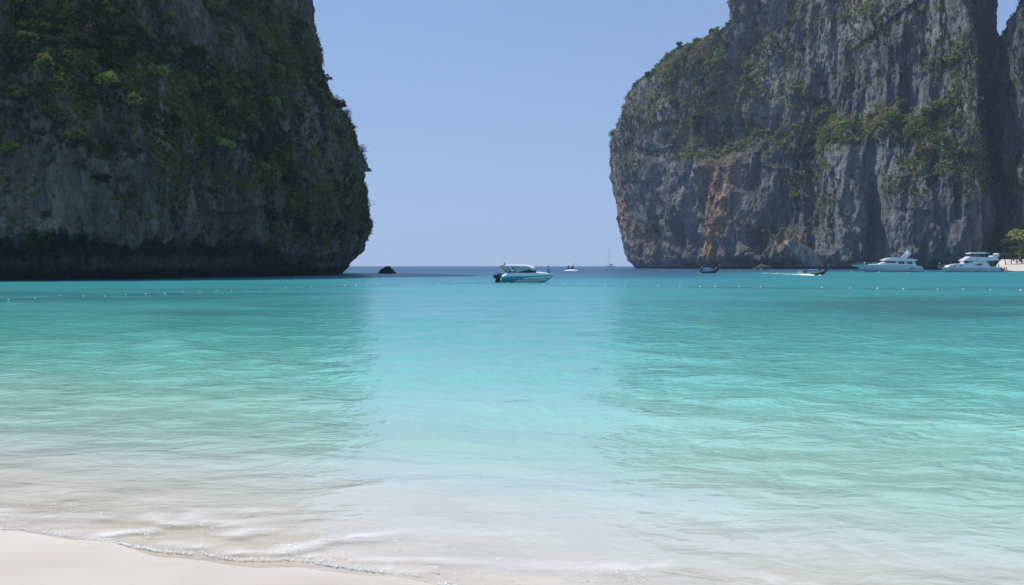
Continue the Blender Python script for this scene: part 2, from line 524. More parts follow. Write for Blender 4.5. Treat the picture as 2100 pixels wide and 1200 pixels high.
def sea_material():
    m, n, l, out = new_mat('clear_turquoise_sea')
    at = n.new('ShaderNodeAttribute'); at.attribute_name = 'body'
    g = n.new('ShaderNodeNewGeometry')
    body = n.new('ShaderNodeBsdfPrincipled')
    body.inputs['IOR'].default_value = 1.33
    l.new(at.outputs['Color'], body.inputs['Base Color'])
    chop = n.new('ShaderNodeAttribute'); chop.attribute_name = 'chop'
    l.new(chop.outputs['Fac'], body.inputs['Roughness'])
    # the shallows: light passes down to the sand and back up, taking on the colour of the water on the way
    tint = n.new('ShaderNodeAttribute'); tint.attribute_name = 'tint'
    clear = n.new('ShaderNodeBsdfTransparent'); l.new(tint.outputs['Color'], clear.inputs['Color'])
    fr = n.new('ShaderNodeFresnel'); fr.inputs['IOR'].default_value = 1.33
    gl = n.new('ShaderNodeBsdfGlossy'); gl.inputs['Roughness'].default_value = 0.06
    film = n.new('ShaderNodeMixShader')
    l.new(fr.outputs[0], film.inputs['Fac']); l.new(clear.outputs[0], film.inputs[1]); l.new(gl.outputs[0], film.inputs[2])
    mix = n.new('ShaderNodeMixShader')
    l.new(at.outputs['Alpha'], mix.inputs['Fac'])
    l.new(film.outputs[0], mix.inputs[1]); l.new(body.outputs[0], mix.inputs[2])
    # ripples
    def rip(scale, sy, detail, rot):
        mp = n.new('ShaderNodeMapping'); mp.inputs['Scale'].default_value = (scale, scale * sy, scale)
        mp.inputs['Rotation'].default_value = (0, 0, rot)
        l.new(g.outputs['Position'], mp.inputs['Vector'])
        t = n.new('ShaderNodeTexNoise'); t.inputs['Scale'].default_value = 1.0; t.inputs['Detail'].default_value = detail
        t.inputs['Roughness'].default_value = 0.55; t.inputs['Distortion'].default_value = 0.4
        l.new(mp.outputs[0], t.inputs['Vector'])
        return t.outputs['Fac']
    a = rip(1.15, 1.45, 3, 0.22)
    b_ = rip(3.2, 1.3, 3, -0.15)
    k = n.new('ShaderNodeMath'); k.operation = 'MULTIPLY_ADD'; k.inputs[1].default_value = 0.22
    l.new(b_, k.inputs[0]); l.new(a, k.inputs[2])
    bp = n.new('ShaderNodeBump'); bp.inputs['Strength'].default_value = 1.0; bp.inputs['Distance'].default_value = 0.115
    calm = n.new('ShaderNodeAttribute'); calm.attribute_name = 'ripple'
    km = n.new('ShaderNodeMath'); km.operation = 'MULTIPLY'
    l.new(k.outputs[0], km.inputs[0]); l.new(calm.outputs['Fac'], km.inputs[1])
    l.new(km.outputs[0], bp.inputs['Height'])
    for nd in (body, fr, gl): l.new(bp.outputs['Normal'], nd.inputs['Normal'])
    l.new(mix.outputs[0], out.inputs['Surface'])
    return m
M['sea'] = sea_material()

BODY = np.array([  # metres offshore, body colour of the water column over white sand
    (0, 0.70, 0.69, 0.63), (0.6, 0.65, 0.68, 0.62), (1.4, 0.60, 0.68, 0.61), (3.2, 0.50, 0.665, 0.575), (6, 0.35, 0.61, 0.515), (11, 0.195, 0.52, 0.445),
    (22, 0.10, 0.41, 0.365), (40, 0.066, 0.335, 0.325), (75, 0.048, 0.295, 0.305), (120, 0.034, 0.235, 0.285),
    (175, 0.022, 0.145, 0.22), (300, 0.020, 0.088, 0.155), (1000, 0.019, 0.076, 0.14), (9000, 0.019, 0.076, 0.14)])

def build_sea():
    nr, nc = 740, 340
    D = 2.6 * (8000 / 2.6) ** np.linspace(0, 1, nr)
    U = np.linspace(-1, 1, nc)
    U = np.sign(U) * (0.75 * np.abs(U) + 0.25 * U * U * np.abs(U))
    Y = np.repeat(D[:, None], nc, 1)
    X = U[None, :] * (9 + 0.85 * D)[:, None]
    s = offshore(X, Y)
    step = np.gradient(D)[:, None]
    # long low ripples running in towards the sand
    Z = np.zeros_like(X)
    for i in range(46):
        lam = 0.45 * (5.5 / 0.45) ** rng.random()
        th = rng.normal(0, 0.75) + 0.15
        kx, ky = math.sin(th) * 2 * math.pi / lam, math.cos(th) * 2 * math.pi / lam
        amp = 0.0042 * lam ** 0.85 * rng.uniform(0.5, 1.3)
        fade = np.clip((lam / (5 * step)) - 0.4, 0, 1)
        ph = kx * X + ky * Y + rng.uniform(0, 6.28) + 1.2 * noise3(X * 0.15, Y * 0.15, i * 3.3)
        w = np.sin(ph)
        Z += amp * fade * (w + 0.25 * w * w)
    Z *= np.clip(0.10 + np.maximum(s, 0) / 10.0, 0.10, 1.0)
    # the small collapsing wavelet at the very edge
    e = s - 0.35 - 0.12 * noise3(X * 0.8, Y * 0.1, 3.0)
    Z += 0.012 * np.exp(-(e / 0.22) ** 2) * (Y < 40)
    V = np.stack([X, Y, Z], -1).reshape(-1, 3)
    sv = np.maximum(s, 0) * (1 + 0.22 * noise3(X * 0.02, Y * 0.05, 7.0) + 0.10 * noise3(X * 0.1, Y * 0.25, 9.0))
    lx = np.log(BODY[:, 0] + 1.0)
    C = np.stack([np.interp(np.log(sv + 1.0), lx, BODY[:, k]) for k in (1, 2, 3)], -1)
    C *= (1 + 0.16 * fbm(X * 0.012 * (60 / (Y + 20)) ** 0.5, np.log(Y) * 14, 2.5, 3) * smooth(25, 60, Y))[..., None]
    # the bay floor stays shallow beneath both cliffs: turquoise reaches further out there
    px, _ = project(np.stack([X, Y, Z * 0], -1))
    side = np.clip(smooth(-0.11, -0.20, X / Y) + 0.8 * smooth(0.16, 0.30, X / Y), 0, 1) * smooth(60, 120, Y) * (1 - smooth(300, 420, Y))
    C = C * (1 - side[..., None]) + np.array([0.032, 0.26, 0.28]) * side[..., None]
    # dark coral and weed patches on the bottom
    reef = fbm(X * 0.035, Y * 0.075, 1.7, 4) + 0.25 * fbm(X * 0.2, Y * 0.3, 5.1, 2)
    band = smooth(26, 42, Y) * (1 - smooth(80, 150, Y))
    off = smooth(4, 16, np.abs(X - 2) - 0.05 * Y)
    rf = smooth(-0.25, 0.6, reef) * band * (0.2 + 0.8 * off) * 0.6
    C = C * (1 - rf[..., None]) + np.array([0.030, 0.13, 0.135]) * rf[..., None]
    alpha = np.interp(s, [-1, 0, 1, 3, 7, 12], [0.0, 0.0, 0.12, 0.35, 0.75, 1.0])
    # drifting films of foam in the shallows
    fo = ridged(X * 0.55 + 0.6 * noise3(X * 0.7, Y * 0.7, 1.0), Y * 1.5, 4.4, 3)
    fm = smooth(0.95, 1.7, fo) * smooth(-0.1, 0.15, s) * (1 - smooth(0.5, 2.2, s)) * 0.6
    C = C * (1 - fm[..., None]) + 0.74 * fm[..., None]
    alpha = np.maximum(alpha, fm)
    C0 = C.copy()
    C = np.minimum(C * (2 - alpha)[..., None], 0.97)      # body colour raised in half-clear water, making up for light lost there
    keep = (s > -2.5)
    F = grid_faces(nr, nc)
    F = F[keep.ravel()[F].any(1)]
    used = np.unique(F)
    remap = np.zeros(len(V), int); remap[used] = np.arange(len(used))
    me = quad_mesh('sea', V[used], remap[F])
    color_attr(me, 'body', np.concatenate([C.reshape(-1, 3), alpha.reshape(-1, 1)], 1)[used])
    sand = np.array([0.66, 0.615, 0.545])
    color_attr(me, 'tint', np.clip(np.sqrt(C0.reshape(-1, 3) / sand), 0, 1)[used])
    ch = np.interp(np.log(np.maximum(s, 0) + 1), np.log(np.array([0, 10, 40, 120, 400, 9000]) + 1), [0.06, 0.07, 0.20, 0.35, 0.42, 0.45])
    rp = np.interp(s, [-1, 0, 2, 5, 10], [0.30, 0.30, 0.42, 0.75, 1.0])      # ripples die down over the last metres to the sand
    r_ = me.attributes.new('ripple', 'FLOAT', 'POINT')
    r_.data.foreach_set('value', rp.reshape(-1)[used].astype(np.float32))
    a_ = me.attributes.new('chop', 'FLOAT', 'POINT')
    a_.data.foreach_set('value', ch.reshape(-1)[used].astype(np.float32))
    return tag(link('sea', me, M['sea']), 'clear turquoise sea of the bay, deep blue towards the horizon', kind='structure')
build_sea()

# ------------------------------------------------------------------ cliffs
def closed_curve(pts, counts):
    P = np.array(pts, float)
    n = len(P)
    out, seg = [], []
    for i in range(n):
        p0, p1, p2, p3 = P[i - 1], P[i], P[(i + 1) % n], P[(i + 2) % n]
        t = np.linspace(0, 1, counts[i], endpoint=False)[:, None]
        out.append(0.5 * (2 * p1 + (p2 - p0) * t + (2 * p0 - 5 * p1 + 4 * p2 - p3) * t ** 2 + (3 * p1 - p0 - 3 * p2 + p3) * t ** 3))
        seg.append(i + t[:, 0])
    return np.concatenate(out), np.concatenate(seg)

def prof(table, z):
    t = np.array(table)
    return np.interp(z, t[:, 0], t[:, 1])

def build_cliff(name, label, A, pts, counts, zs, s_func, disp_func, mat):
    C, seg = closed_curve(pts, counts)
    A = np.array(A, float)
    R = C - A
    rl = np.linalg.norm(R, axis=1)
    rad = R / rl[:, None]
    arc = np.concatenate([[0], np.cumsum(np.linalg.norm(np.diff(C, axis=0), axis=1))])
    pxu = 1050 + C[:, 0] / np.maximum(C[:, 1], 1) * F_PX
    Z = np.repeat(np.asarray(zs)[:, None], len(C), 1)
    S = s_func(seg[None, :], pxu[None, :], Z)
    base = A + R[None] * S[..., None]
    d = disp_func(base[..., 0], base[..., 1], Z, arc[None, :], seg[None, :], pxu[None, :])
    XY = base + rad[None] * d[..., None]
    ZZ = Z + 0.5 * fbm(XY[..., 0] * 0.12, XY[..., 1] * 0.12, Z * 0.12, 2) * np.clip(Z / 4, 0, 1)
    V = np.concatenate([XY, ZZ[..., None]], -1)
    nr, nc = V.shape[:2]
    Vf = V.reshape(-1, 3)
    F = grid_faces(nr, nc, True)
    top = np.array([[A[0], A[1], zs[-1] + 3]])
    me = quad_mesh(name, np.concatenate([Vf, top]), F[:, ::1])
    o = tag(link(name, me, mat), label, kind='structure')
    # surface normals for planting
    du = np.roll(V, -1, 1) - np.roll(V, 1, 1)
    dv = np.gradient(V, axis=0)
    N = np.cross(du, dv)
    N /= np.linalg.norm(N, axis=-1)[..., None] + 1e-9
    if (N[..., :2] * rad[None]).sum() < 0: N = -N
    return o, V, N

# -- near cliff on the left, all in shade
LEFT_A = (-110, 250)
L_pts = [(xat(757, 255), 255), (xat(702, 222), 222), (xat(550, 190), 190), (xat(400, 169), 169), (xat(200, 150), 150), (xat(0, 145), 145),
         (xat(-300, 137), 137), (-170, 115), (-235, 200), (-215, 330), (-110, 375), (-50, 305)]
L_counts = [110, 130, 130, 125, 110, 90, 24, 16, 16, 16, 24, 60]
L_nose = [(-6, .88), (0, .90), (2.8, .926), (6, .961), (9.2, .979), (13, 1), (19.4, .988), (24.5, .984), (29.6, .974), (33.4, .961), (36.6, .935), (40.4, .921),
          (43, .886), (46, .865), (52.5, .83), (59, .812), (64, .80), (72, .795), (90, .76), (105, .68), (115, .5), (122, .2)]
L_front = [(-6, .885), (0, .89), (3.8, .90), (5.2, .93), (6.2, .985), (6.9, .998), (10, 1), (20, .985), (30, .955), (43, .89), (60, .80), (75, .73), (95, .62), (110, .4), (122, .15)]

def L_s(seg, px, z):
    w = np.where(seg > 6.5, 1.0, 1 - smooth(0.5, 2.2, seg))
    w = np.broadcast_to(w, z.shape)
    zz = z + (2.6 * noise3(seg * 1.7, z * 0.0, 4.2) + 1.8 * noise3(seg * 6.5, z * 0.0, 1.2) + 0.7 * noise3(seg * 19, z * 0.0, 6.2)) * np.exp(-((z - 6) / 5) ** 2)
    zz = np.where(z < 12, np.minimum(zz + 2.6 * smooth(2.6, 1.4, seg) * np.exp(-((z - 4) / 4) ** 2), 12), zz)
    return w * 0.974 * prof(L_nose, z) + (1 - w) * prof(L_front, zz)

def relief(x, y, z, q):
    """Layered rock relief in metres; q scales the feature size."""
    f = 1.0 / q
    wx = x + 3.0 * q * noise3(x * 0.05 * f, y * 0.05 * f, z * 0.05 * f)
    wz = z + 4.0 * q * noise3(x * 0.04 * f + 9, y * 0.04 * f, z * 0.03 * f)
    butt = 1.7 * ridged(wx * 0.085 * f, y * 0.085 * f, wz * 0.022 * f, 2) - 0.9
    mask = smooth(-0.25, 0.35, noise3(x * 0.03 * f, y * 0.03 * f, z * 0.04 * f + 3.3))
    flute = 0.55 * (ridged(wx * 0.27 * f, y * 0.27 * f, wz * 0.03 * f, 2) - 0.5) * (0.25 + 0.75 * mask)
    block = 0.95 * np.tanh(5.0 * noise3(wx * 0.12 * f, y * 0.12 * f, wz * 0.075 * f + 20)) \
        + 0.5 * np.tanh(6.0 * noise3(wx * 0.27 * f, y * 0.27 * f, wz * 0.16 * f + 50))
    lz = wz + 9.0 * q * noise3(x * 0.022 * f + 3, y * 0.022 * f, z * 0.02 * f)
    ledge = 1.9 * (0.5 - (lz / (12.0 * q)) % 1.0) * smooth(0.0, 0.4, noise3(x * 0.035 * f + 40, y * 0.035 * f, z * 0.05 * f))
    fine = 0.85 * fbm(x * 0.42 * f, y * 0.42 * f, z * 0.26 * f, 4, 0.6)
    return q * (butt + block), q * flute, q * ledge, q * fine

def L_d(x, y, z, arc, seg, px):
    zc = np.clip(z / 7.0, 0, 1)
    big = 3.6 * fbm(x * 0.03, y * 0.03, z * 0.02, 2)
    bb, flute, ledge, fine = relief(x, y, z, 1.0)
    drip = 1.5 * np.maximum(noise3(x * 0.5, y * 0.5, z * 0.05), 0) * np.exp(-((z - 6.0) / 2.2) ** 2)
    k = 1 - 0.7 * smooth(1.6, 0.4, seg) * (seg < 2) - 0.4 * (seg > 11)
    return ((big + bb) * (0.25 + 0.75 * zc) * k + flute * (0.3 + 0.7 * zc) + ledge * k * smooth(8, 14, z) + fine + drip)

zs_left = np.concatenate([np.linspace(-5, 10, 85), np.linspace(10.2, 76, 280), np.linspace(77, 122, 36)])
M['rock_left'] = rock_material('warm_limestone', [(-62, 176, 9, 6, 9), (-75, 158, 9, 5, 5)], dark=1.0, scale=0.7, tint=(1.14, 1.0, 0.82))  # warmer, slightly darker rock tone of the left cliff
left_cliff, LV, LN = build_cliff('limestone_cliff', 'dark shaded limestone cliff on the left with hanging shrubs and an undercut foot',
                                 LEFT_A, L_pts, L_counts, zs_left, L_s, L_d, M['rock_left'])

# -- far cliff on the right
RIGHT_A = (270, 780)
R_pts = [(xat(1257, 870), 870), (xat(1340, 800), 800), (xat(1450, 740), 740), (xat(1600, 680), 680), (xat(1750, 620), 620), (xat(1900, 565), 565),
         (xat(1990, 540), 540), (xat(2014, 552), 552), (xat(2030, 640), 640), (xat(2030, 760), 760), (446, 1050), (236, 1050), (125, 960)]
R_counts = [85, 95, 125, 125, 125, 90, 55, 50, 36, 14, 10, 14, 36]
R_nose = [(-6, .88), (0, .888), (6.5, .92), (20, .942), (41, .963), (67, .99), (93, 1), (111, 1), (128, .983), (141, .953), (153, .918), (163, .885), (168, .835),
          (178, .775), (187, .72), (191, .63), (198, .55), (203, .50), (220, .465), (237, .44), (260, .39), (290, .25), (305, .05)]
R_front = [(-6, .95), (0, .95), (3.2, .955), (5.5, .985), (9, .995), (20, 1), (60, .985), (78, .97), (86, .94), (95, .885), (101, .865), (130, .85), (170, .825), (200, .79),
           (225, .74), (250, .62), (280, .4), (305, .05)]
R_tower = [(-6, .97), (0, .97), (4, .975), (10, 1), (80, .985), (150, .955), (200, .94), (250, .93), (280, .8), (305, .1)]

def R_s(seg, px, z):
    w = np.where(seg > 9.5, 1.0, 1 - smooth(0.6, 2.4, seg))
    w = np.broadcast_to(w, z.shape)
    t = np.broadcast_to(smooth(5.3, 6.8, seg) * (seg < 9.5), z.shape)
    zl = z + 16 * noise3(seg * 0.9, z * 0 + 1.1, 2.2) + 6 * noise3(seg * 3.1, z * 0.0, 8.8)
    fr = prof(R_front, np.where(z < 30, z, zl))
    fr = fr * (1 - t) + prof(R_tower, z) * t
    # sea cave at the foot
    cave = np.exp(-((px - 1575) / 70.0) ** 2) * smooth(8.5, 4.5, z + 1.5 * noise3(px * 0.03, z * 0.1, 0.3)) * (seg < 6)
    return w * prof(R_nose, z) + (1 - w) * fr - 0.05 * cave

def R_d(x, y, z, arc, seg, px):
    zc = np.clip(z / 10, 0, 1)
    big = 13 * fbm(x * 0.012, y * 0.012, z * 0.009, 2)
    bb, flute, ledge, fine = relief(x, y, z, 2.6)
    k = 1 - 0.8 * smooth(1.3, 0.2, seg) * (seg < 2) - 0.5 * (seg > 11)
    # the pillar and the deep cleft beside it on the front wall
    low = (1 - smooth(70, 92, z)) * (seg < 6)
    pil = 13 * np.exp(-((px - 1735) / 32.0) ** 2) - 9 * np.exp(-((px - 1792) / 13.0) ** 2) + 6 * np.exp(-((px - 1835) / 25.0) ** 2) \
        - 7 * np.exp(-((px - 1545) / 22.0) ** 2) * smooth(5, 20, z) + 7 * np.exp(-((px - 1480) / 22.0) ** 2)
    return (big + bb) * (0.3 + 0.7 * zc) * k + flute * (0.3 + 0.7 * zc) + ledge * k * smooth(12, 30, z) + fine + pil * low

zs_right = np.concatenate([np.linspace(-5, 14, 40), np.linspace(14.5, 240, 280), np.linspace(242, 305, 24)])
M['rock_right'] = rock_material('grey_limestone', [(xat(1458, 735), 722, 60, 34, 60), (xat(1305, 830), 820, 22, 30, 26), (xat(1610, 676), 665, 18, 30, 16),
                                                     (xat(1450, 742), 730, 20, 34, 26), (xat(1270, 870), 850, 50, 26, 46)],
                                dark=1.2, scale=2.0, tint=(1.0, 1.0, 0.98))  # neutral, slightly lighter rock tone of the two right-hand cliffs
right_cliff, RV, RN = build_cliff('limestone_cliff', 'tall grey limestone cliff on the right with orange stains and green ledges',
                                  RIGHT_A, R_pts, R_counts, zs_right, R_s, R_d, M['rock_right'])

# -- the next cliff beyond the cleft at the right edge
T_A = (430, 640)
T_pts = [(xat(2066, 640), 640), (xat(2078, 590), 590), (xat(2110, 545), 545), (xat(2200, 520), 520), (xat(2400, 520), 520), (620, 560), (620, 760), (440, 800), (xat(2072, 720), 720)]
T_counts = [60, 60, 60, 50, 20, 12, 12, 16, 30]
T_prof = [(-6, 1.07), (0, 1.07), (40, 1.07), (60, 1.07), (100, 1.075), (130, 1.07), (143, 1.06), (152, .98), (166, .915), (180, .89), (210, .84), (240, .80), (260, .6), (270, .1)]

def T_s(seg, px, z):
    return prof(T_prof, z + 0 * seg)

def T_d(x, y, z, arc, seg, px):
    bb, flute, ledge, fine = relief(x, y, z, 2.4)
    return 0.8 * bb + flute + 0.6 * ledge + fine - 2

zs_third = np.concatenate([np.linspace(-3, 240, 190), np.linspace(242, 270, 12)])
third_cliff, TV, TN = build_cliff('limestone_cliff', 'steep limestone cliff at the right edge beyond a dark cleft',
                                  T_A, T_pts, T_counts, zs_third, T_s, T_d, M['rock_right'])

# ------------------------------------------------------------------ vegetation
GREENS = {
    'dark': [(0.045, 0.078, 0.024), (0.065, 0.095, 0.028), (0.038, 0.066, 0.026)],
    'olive': [(0.16, 0.178, 0.042), (0.195, 0.20, 0.055), (0.125, 0.155, 0.038)],
    'bright': [(0.20, 0.25, 0.055), (0.25, 0.29, 0.065), (0.165, 0.22, 0.05)],
    'dry': [(0.28, 0.20, 0.095), (0.22, 0.155, 0.085), (0.19, 0.15, 0.09)],
}

def leaf_quads(cent, size, out_dir, r):
    """One bent-free leaf quad per centre, random tilt biased to face outwards."""
    n = len(cent)
    nd = r.normal(size=(n, 3)) * 0.8 + out_dir
    nd /= np.linalg.norm(nd, axis=1)[:, None]
    a = np.cross(nd, r.normal(size=(n, 3)))
    a /= np.linalg.norm(a, axis=1)[:, None] + 1e-9
    b = np.cross(nd, a)
    sz = (size * r.uniform(0.6, 1.4, n))[:, None]
    q = np.stack([cent - a * sz, cent - b * sz * 0.55, cent + a * sz, cent + b * sz * 0.55], 1)
    return q.reshape(-1, 3)

def crown_arrays(r, hue, lobes, leaves, size, flat=0.75, spread=0.62):
    lc = r.normal(size=(lobes, 3))
    lc /= np.linalg.norm(lc, axis=1)[:, None]
    lc *= (r.random(lobes) ** 0.5 * spread)[:, None]
    lc[:, 2] = lc[:, 2] * flat
    lr = r.uniform(0.25, 0.48, lobes)
    li = r.integers(0, lobes, leaves)
    dv = r.normal(size=(leaves, 3))
    dv /= np.linalg.norm(dv, axis=1)[:, None]
    dv[:, 2] = np.abs(dv[:, 2]) * 0.9 + dv[:, 2] * 0.1
    c = lc[li] + dv * (lr[li] * (0.65 + 0.4 * r.random(leaves)))[:, None]
    V = leaf_quads(c, size, dv * 0.7 + np.array([0, 0, 0.5]), r)
    pal = np.array(GREENS[hue])
    lob_c = pal[r.integers(0, len(pal), lobes)] * r.uniform(0.75, 1.3, (lobes, 1))
    col = lob_c[li] * r.uniform(0.75, 1.25, (leaves, 1))
    return V, np.repeat(col, 4, 0)

def crown_mesh(name, hue, lobes=9, leaves=520, size=0.13, seed=0, flat=0.75):
    r = np.random.default_rng(seed)
    V, C = crown_arrays(r, hue, lobes, leaves, size, flat)
    me = quad_mesh(name, V, np.arange(len(V)).reshape(-1, 4), False)
    color_attr(me, 'tint', C)
    me.materials.append(M['leaf'])
    return me

def trunk_mesh(seed, height=1.6, r0=0.09):
    rr = random.Random(seed)
    b = MB()
    pts = [(0, 0, -0.4), (rr.uniform(-.06, .06), rr.uniform(-.06, .06), height * 0.3), (rr.uniform(-.1, .1), rr.uniform(-.1, .1), height * 0.75)]
    b.tube(pts, [r0, r0 * 0.8, r0 * 0.55], 6)
    for k in range(5):
        a = k * 1.26 + rr.uniform(-.3, .3)
        e = (math.cos(a) * rr.uniform(.35, .6), math.sin(a) * rr.uniform(.35, .6), height + rr.uniform(-.1, .5))
        mid = tuple((p + q) / 2 + rr.uniform(-.06, .06) for p, q in zip(pts[2], e))
        b.tube([pts[2], mid, e], [r0 * 0.5, r0 * 0.35, r0 * 0.15], 5)
    return b

def twig_mesh(name, seed):
    """A leafless or half-bare shrub: a spray of thin grey twigs with a few dry leaves."""
    rr = random.Random(seed)
    r = np.random.default_rng(seed)
    b = MB()
    tips = []
    for k in range(26):
        a, e = rr.uniform(0, 6.28), rr.uniform(0.1, 1.4)
        L = rr.uniform(0.6, 1.15)
        d = Vector((math.cos(a) * math.cos(e), math.sin(a) * math.cos(e), math.sin(e)))
        p0 = Vector((0, 0, -0.2)); p1 = p0 + d * L * 0.5 + Vector((rr.uniform(-.1, .1), rr.uniform(-.1, .1), rr.uniform(-.05, .12))); p2 = p1 + d * L * 0.5
        b.tube([p0, p1, p2], [0.03, 0.018, 0.006], 4)
        tips += [p1.lerp(p2, t) + Vector((rr.uniform(-.12, .12) for _ in range(3))) for t in (0.2, 0.5, 0.8, 1.0, 0.35, 0.65)]
    me = mesh_from(name, b.v, b.f)
    T = np.array(tips)
    V = leaf_quads(T, 0.075, T * 0.5, r)
    n0 = len(me.vertices)
    bm = bmesh.new(); bm.from_mesh(me)
    vs = [bm.verts.new(v) for v in V]
    for i in range(0, len(vs), 4): bm.faces.new(vs[i:i + 4])
    bm.to_mesh(me); bm.free()
    C = np.zeros((len(me.vertices), 3)); C[:n0] = (0.12, 0.10, 0.085)
    C[n0:] = np.array(GREENS['dry'])[r.integers(0, 3, len(V))]
    color_attr(me, 'tint', C)
    me.materials.append(M['leaf'])
    return me

SHRUBS = {h: [crown_mesh('shrub_' + h, h, 8 + 2 * k, 420 + 60 * k, 0.125, 20 + 7 * k + i * 31) for k in range(4)] for i, h in enumerate(GREENS)}
SHRUBS['twig'] = [twig_mesh('shrub_twig', 70 + k) for k in range(3)]
TREE_CROWNS = {h: [crown_mesh('crown', h, 14, 1100, 0.085, 140 + k + 10 * i, 0.6) for k in range(3)] for i, h in enumerate(('dark', 'olive', 'bright'))}
TRUNKS = []
for k in range(3):
    t = trunk_mesh(300 + k)
    me = mesh_from('trunk', t.v, t.f, True)
    me.materials.append(M['bark'])
    TRUNKS.append(me)

def ellipses(px, py, E):
    w = np.zeros_like(px)
    for cx, cy, rx, ry, a in E:
        w = np.maximum(w, a * np.clip(1.6 - np.sqrt(((px - cx) / rx) ** 2 + ((py - cy) / ry) ** 2), 0, 1))
    return w

def field(V, N, E, nscale, up_gain, seed):
    """Weight of plant growth on every surface point of a cliff: chosen areas, broken up by noise, thicker on ledges."""
    px, py = project(V)
    P = V.reshape(-1, 3); n = N.reshape(-1, 3)
    w = ellipses(px, py, E).ravel()
    w = w * (0.55 + 1.1 * fbm(P[:, 0] * nscale, P[:, 1] * nscale, P[:, 2] * nscale + seed, 3)) + up_gain * np.clip(n[:, 2], 0, 1) * (w > 0.05)
    view = -(n[:, 0] * P[:, 0] + n[:, 1] * P[:, 1] + n[:, 2] * (P[:, 2] - CAM_H)) / np.linalg.norm(P, axis=1)
    px, py = px.ravel(), py.ravel()
    w[(view < -0.25) | (px < -80) | (px > 2180) | (py < -90) | (P[:, 2] < 4)] = 0
    # area weighting, so dense rows do not attract more plants
    du = np.linalg.norm(np.roll(V, -1, 1) - V, axis=-1).ravel()
    dv = np.linalg.norm(np.gradient(V, axis=0), axis=-1).ravel()
    return np.clip(w, 0, 1.5), du * dv, P, n, px, py

L_E = [(330, 120, 330, 130, 1.0), (560, 300, 130, 150, 1.0), (80, 230, 150, 110, 0.9), (660, 400, 75, 75, 0.9), (440, 330, 110, 100, 0.8),
       (690, 250, 50, 80, 0.6), (130, 410, 70, 40, 0.5), (260, 400, 60, 30, 0.5), (590, 90, 50, 110, 0.45), (740, 460, 20, 25, 0.8), (210, 200, 70, 70, 0.7), (60, 330, 70, 50, 0.6), (220, 460, 40, 12, .5), (60, 470, 40, 20, .4), (350, 440, 110, 45, .45), (570, 450, 60, 45, .55), (160, 440, 60, 25, .4)]
R_E = [(1850, 245, 170, 38, 1.2), (1650, 300, 45, 60, 1.0), (1950, 310, 75, 60, 1.1), (1420, 140, 85, 60, 1.0), (1470, 215, 80, 70, 0.7), (1600, 80, 120, 80, 0.7),
       (1850, 25, 60, 35, 0.8), (1700, 190, 70, 45, 0.7), (1300, 320, 35, 50, 0.45), (1350, 440, 20, 60, 0.6), (1570, 480, 32, 18, 1.0), (1520, 265, 55, 18, 1.1),
       (1975, 140, 30, 120, 0.6), (1960, 360, 90, 35, 0.8), (1325, 230, 40, 60, 0.6), (1640, 360, 30, 40, 0.8), (1850, 380, 40, 30, .6), (1760, 40, 90, 40, .5), (1540, 60, 60, 70, .8), (1750, 120, 120, 50, .55), (1560, 170, 70, 60, .75), (1900, 120, 60, 80, .45), (1400, 240, 60, 60, .6), (1720, 250, 60, 30, .8), (1700, 420, 25, 60, .3)]
T_E = [(2090, 250, 40, 250, 0.8), (2095, 440, 40, 90, 1.2), (2070, 100, 30, 40, 0.5)]

def cover(name, label, V, N, E, nscale, up, seed, count, size, hues, thresh):
    w, area, P, n, px, py = field(V, N, E, nscale, up, seed)
    p = np.clip(w - thresh, 0, 1) * area
    r = np.random.default_rng(seed)
    # tufts: seeds on the rock, leaves clustered round each seed
    per = 14
    idx = r.choice(len(P), count // per, p=p / p.sum())
    rad = size * r.uniform(1.2, 3.2, len(idx))
    dv = r.normal(size=(len(idx), per, 3))
    dv /= np.linalg.norm(dv, axis=2)[..., None]
    c = P[idx][:, None] + n[idx][:, None] * (rad * 0.35)[:, None, None] + dv * (rad[:, None] * r.random((len(idx), per)) ** 0.4)[..., None]
    outd = (dv * 0.5 + n[idx][:, None] * 0.4 + np.array([0, 0, 0.5])).reshape(-1, 3)
    Vq = leaf_quads(c.reshape(-1, 3), size, outd, r)
    hn = noise3(P[idx, 0] * nscale * 2.2, P[idx, 1] * nscale * 2.2, P[idx, 2] * nscale * 2.2 + 40) + r.normal(0, 0.12, len(idx))
    hi = np.digitize(hn, [-0.12, 0.2, 0.47])
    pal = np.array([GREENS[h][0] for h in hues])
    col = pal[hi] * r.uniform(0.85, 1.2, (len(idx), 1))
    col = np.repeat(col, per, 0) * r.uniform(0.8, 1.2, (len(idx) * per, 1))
    me = quad_mesh(name, Vq, np.arange(len(Vq)).reshape(-1, 4), False)
    color_attr(me, 'tint', np.repeat(col, 4, 0))
    me.materials.append(M['leaf'])
    return tag(link(name, me), label, 'ground cover', kind='stuff')

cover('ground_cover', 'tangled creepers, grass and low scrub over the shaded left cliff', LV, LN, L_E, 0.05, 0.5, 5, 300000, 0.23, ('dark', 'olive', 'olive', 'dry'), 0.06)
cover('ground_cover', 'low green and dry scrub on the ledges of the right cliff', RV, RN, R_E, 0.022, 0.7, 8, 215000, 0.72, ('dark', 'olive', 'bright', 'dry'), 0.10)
cover('ground_cover', 'dark scrub on the cliff at the right edge', TV, TN, T_E, 0.03, 0.4, 9, 26000, 0.6, ('dark', 'dark', 'olive', 'dry'), 0.25)

HUE_WORD = {'dark': 'dark green', 'olive': 'olive green', 'bright': 'bright yellow-green', 'dry': 'dry tan', 'twig': 'bare grey twiggy'}
PLANTED = []      # (object, look and kind, place on the cliff, photo column), labelled together at the end

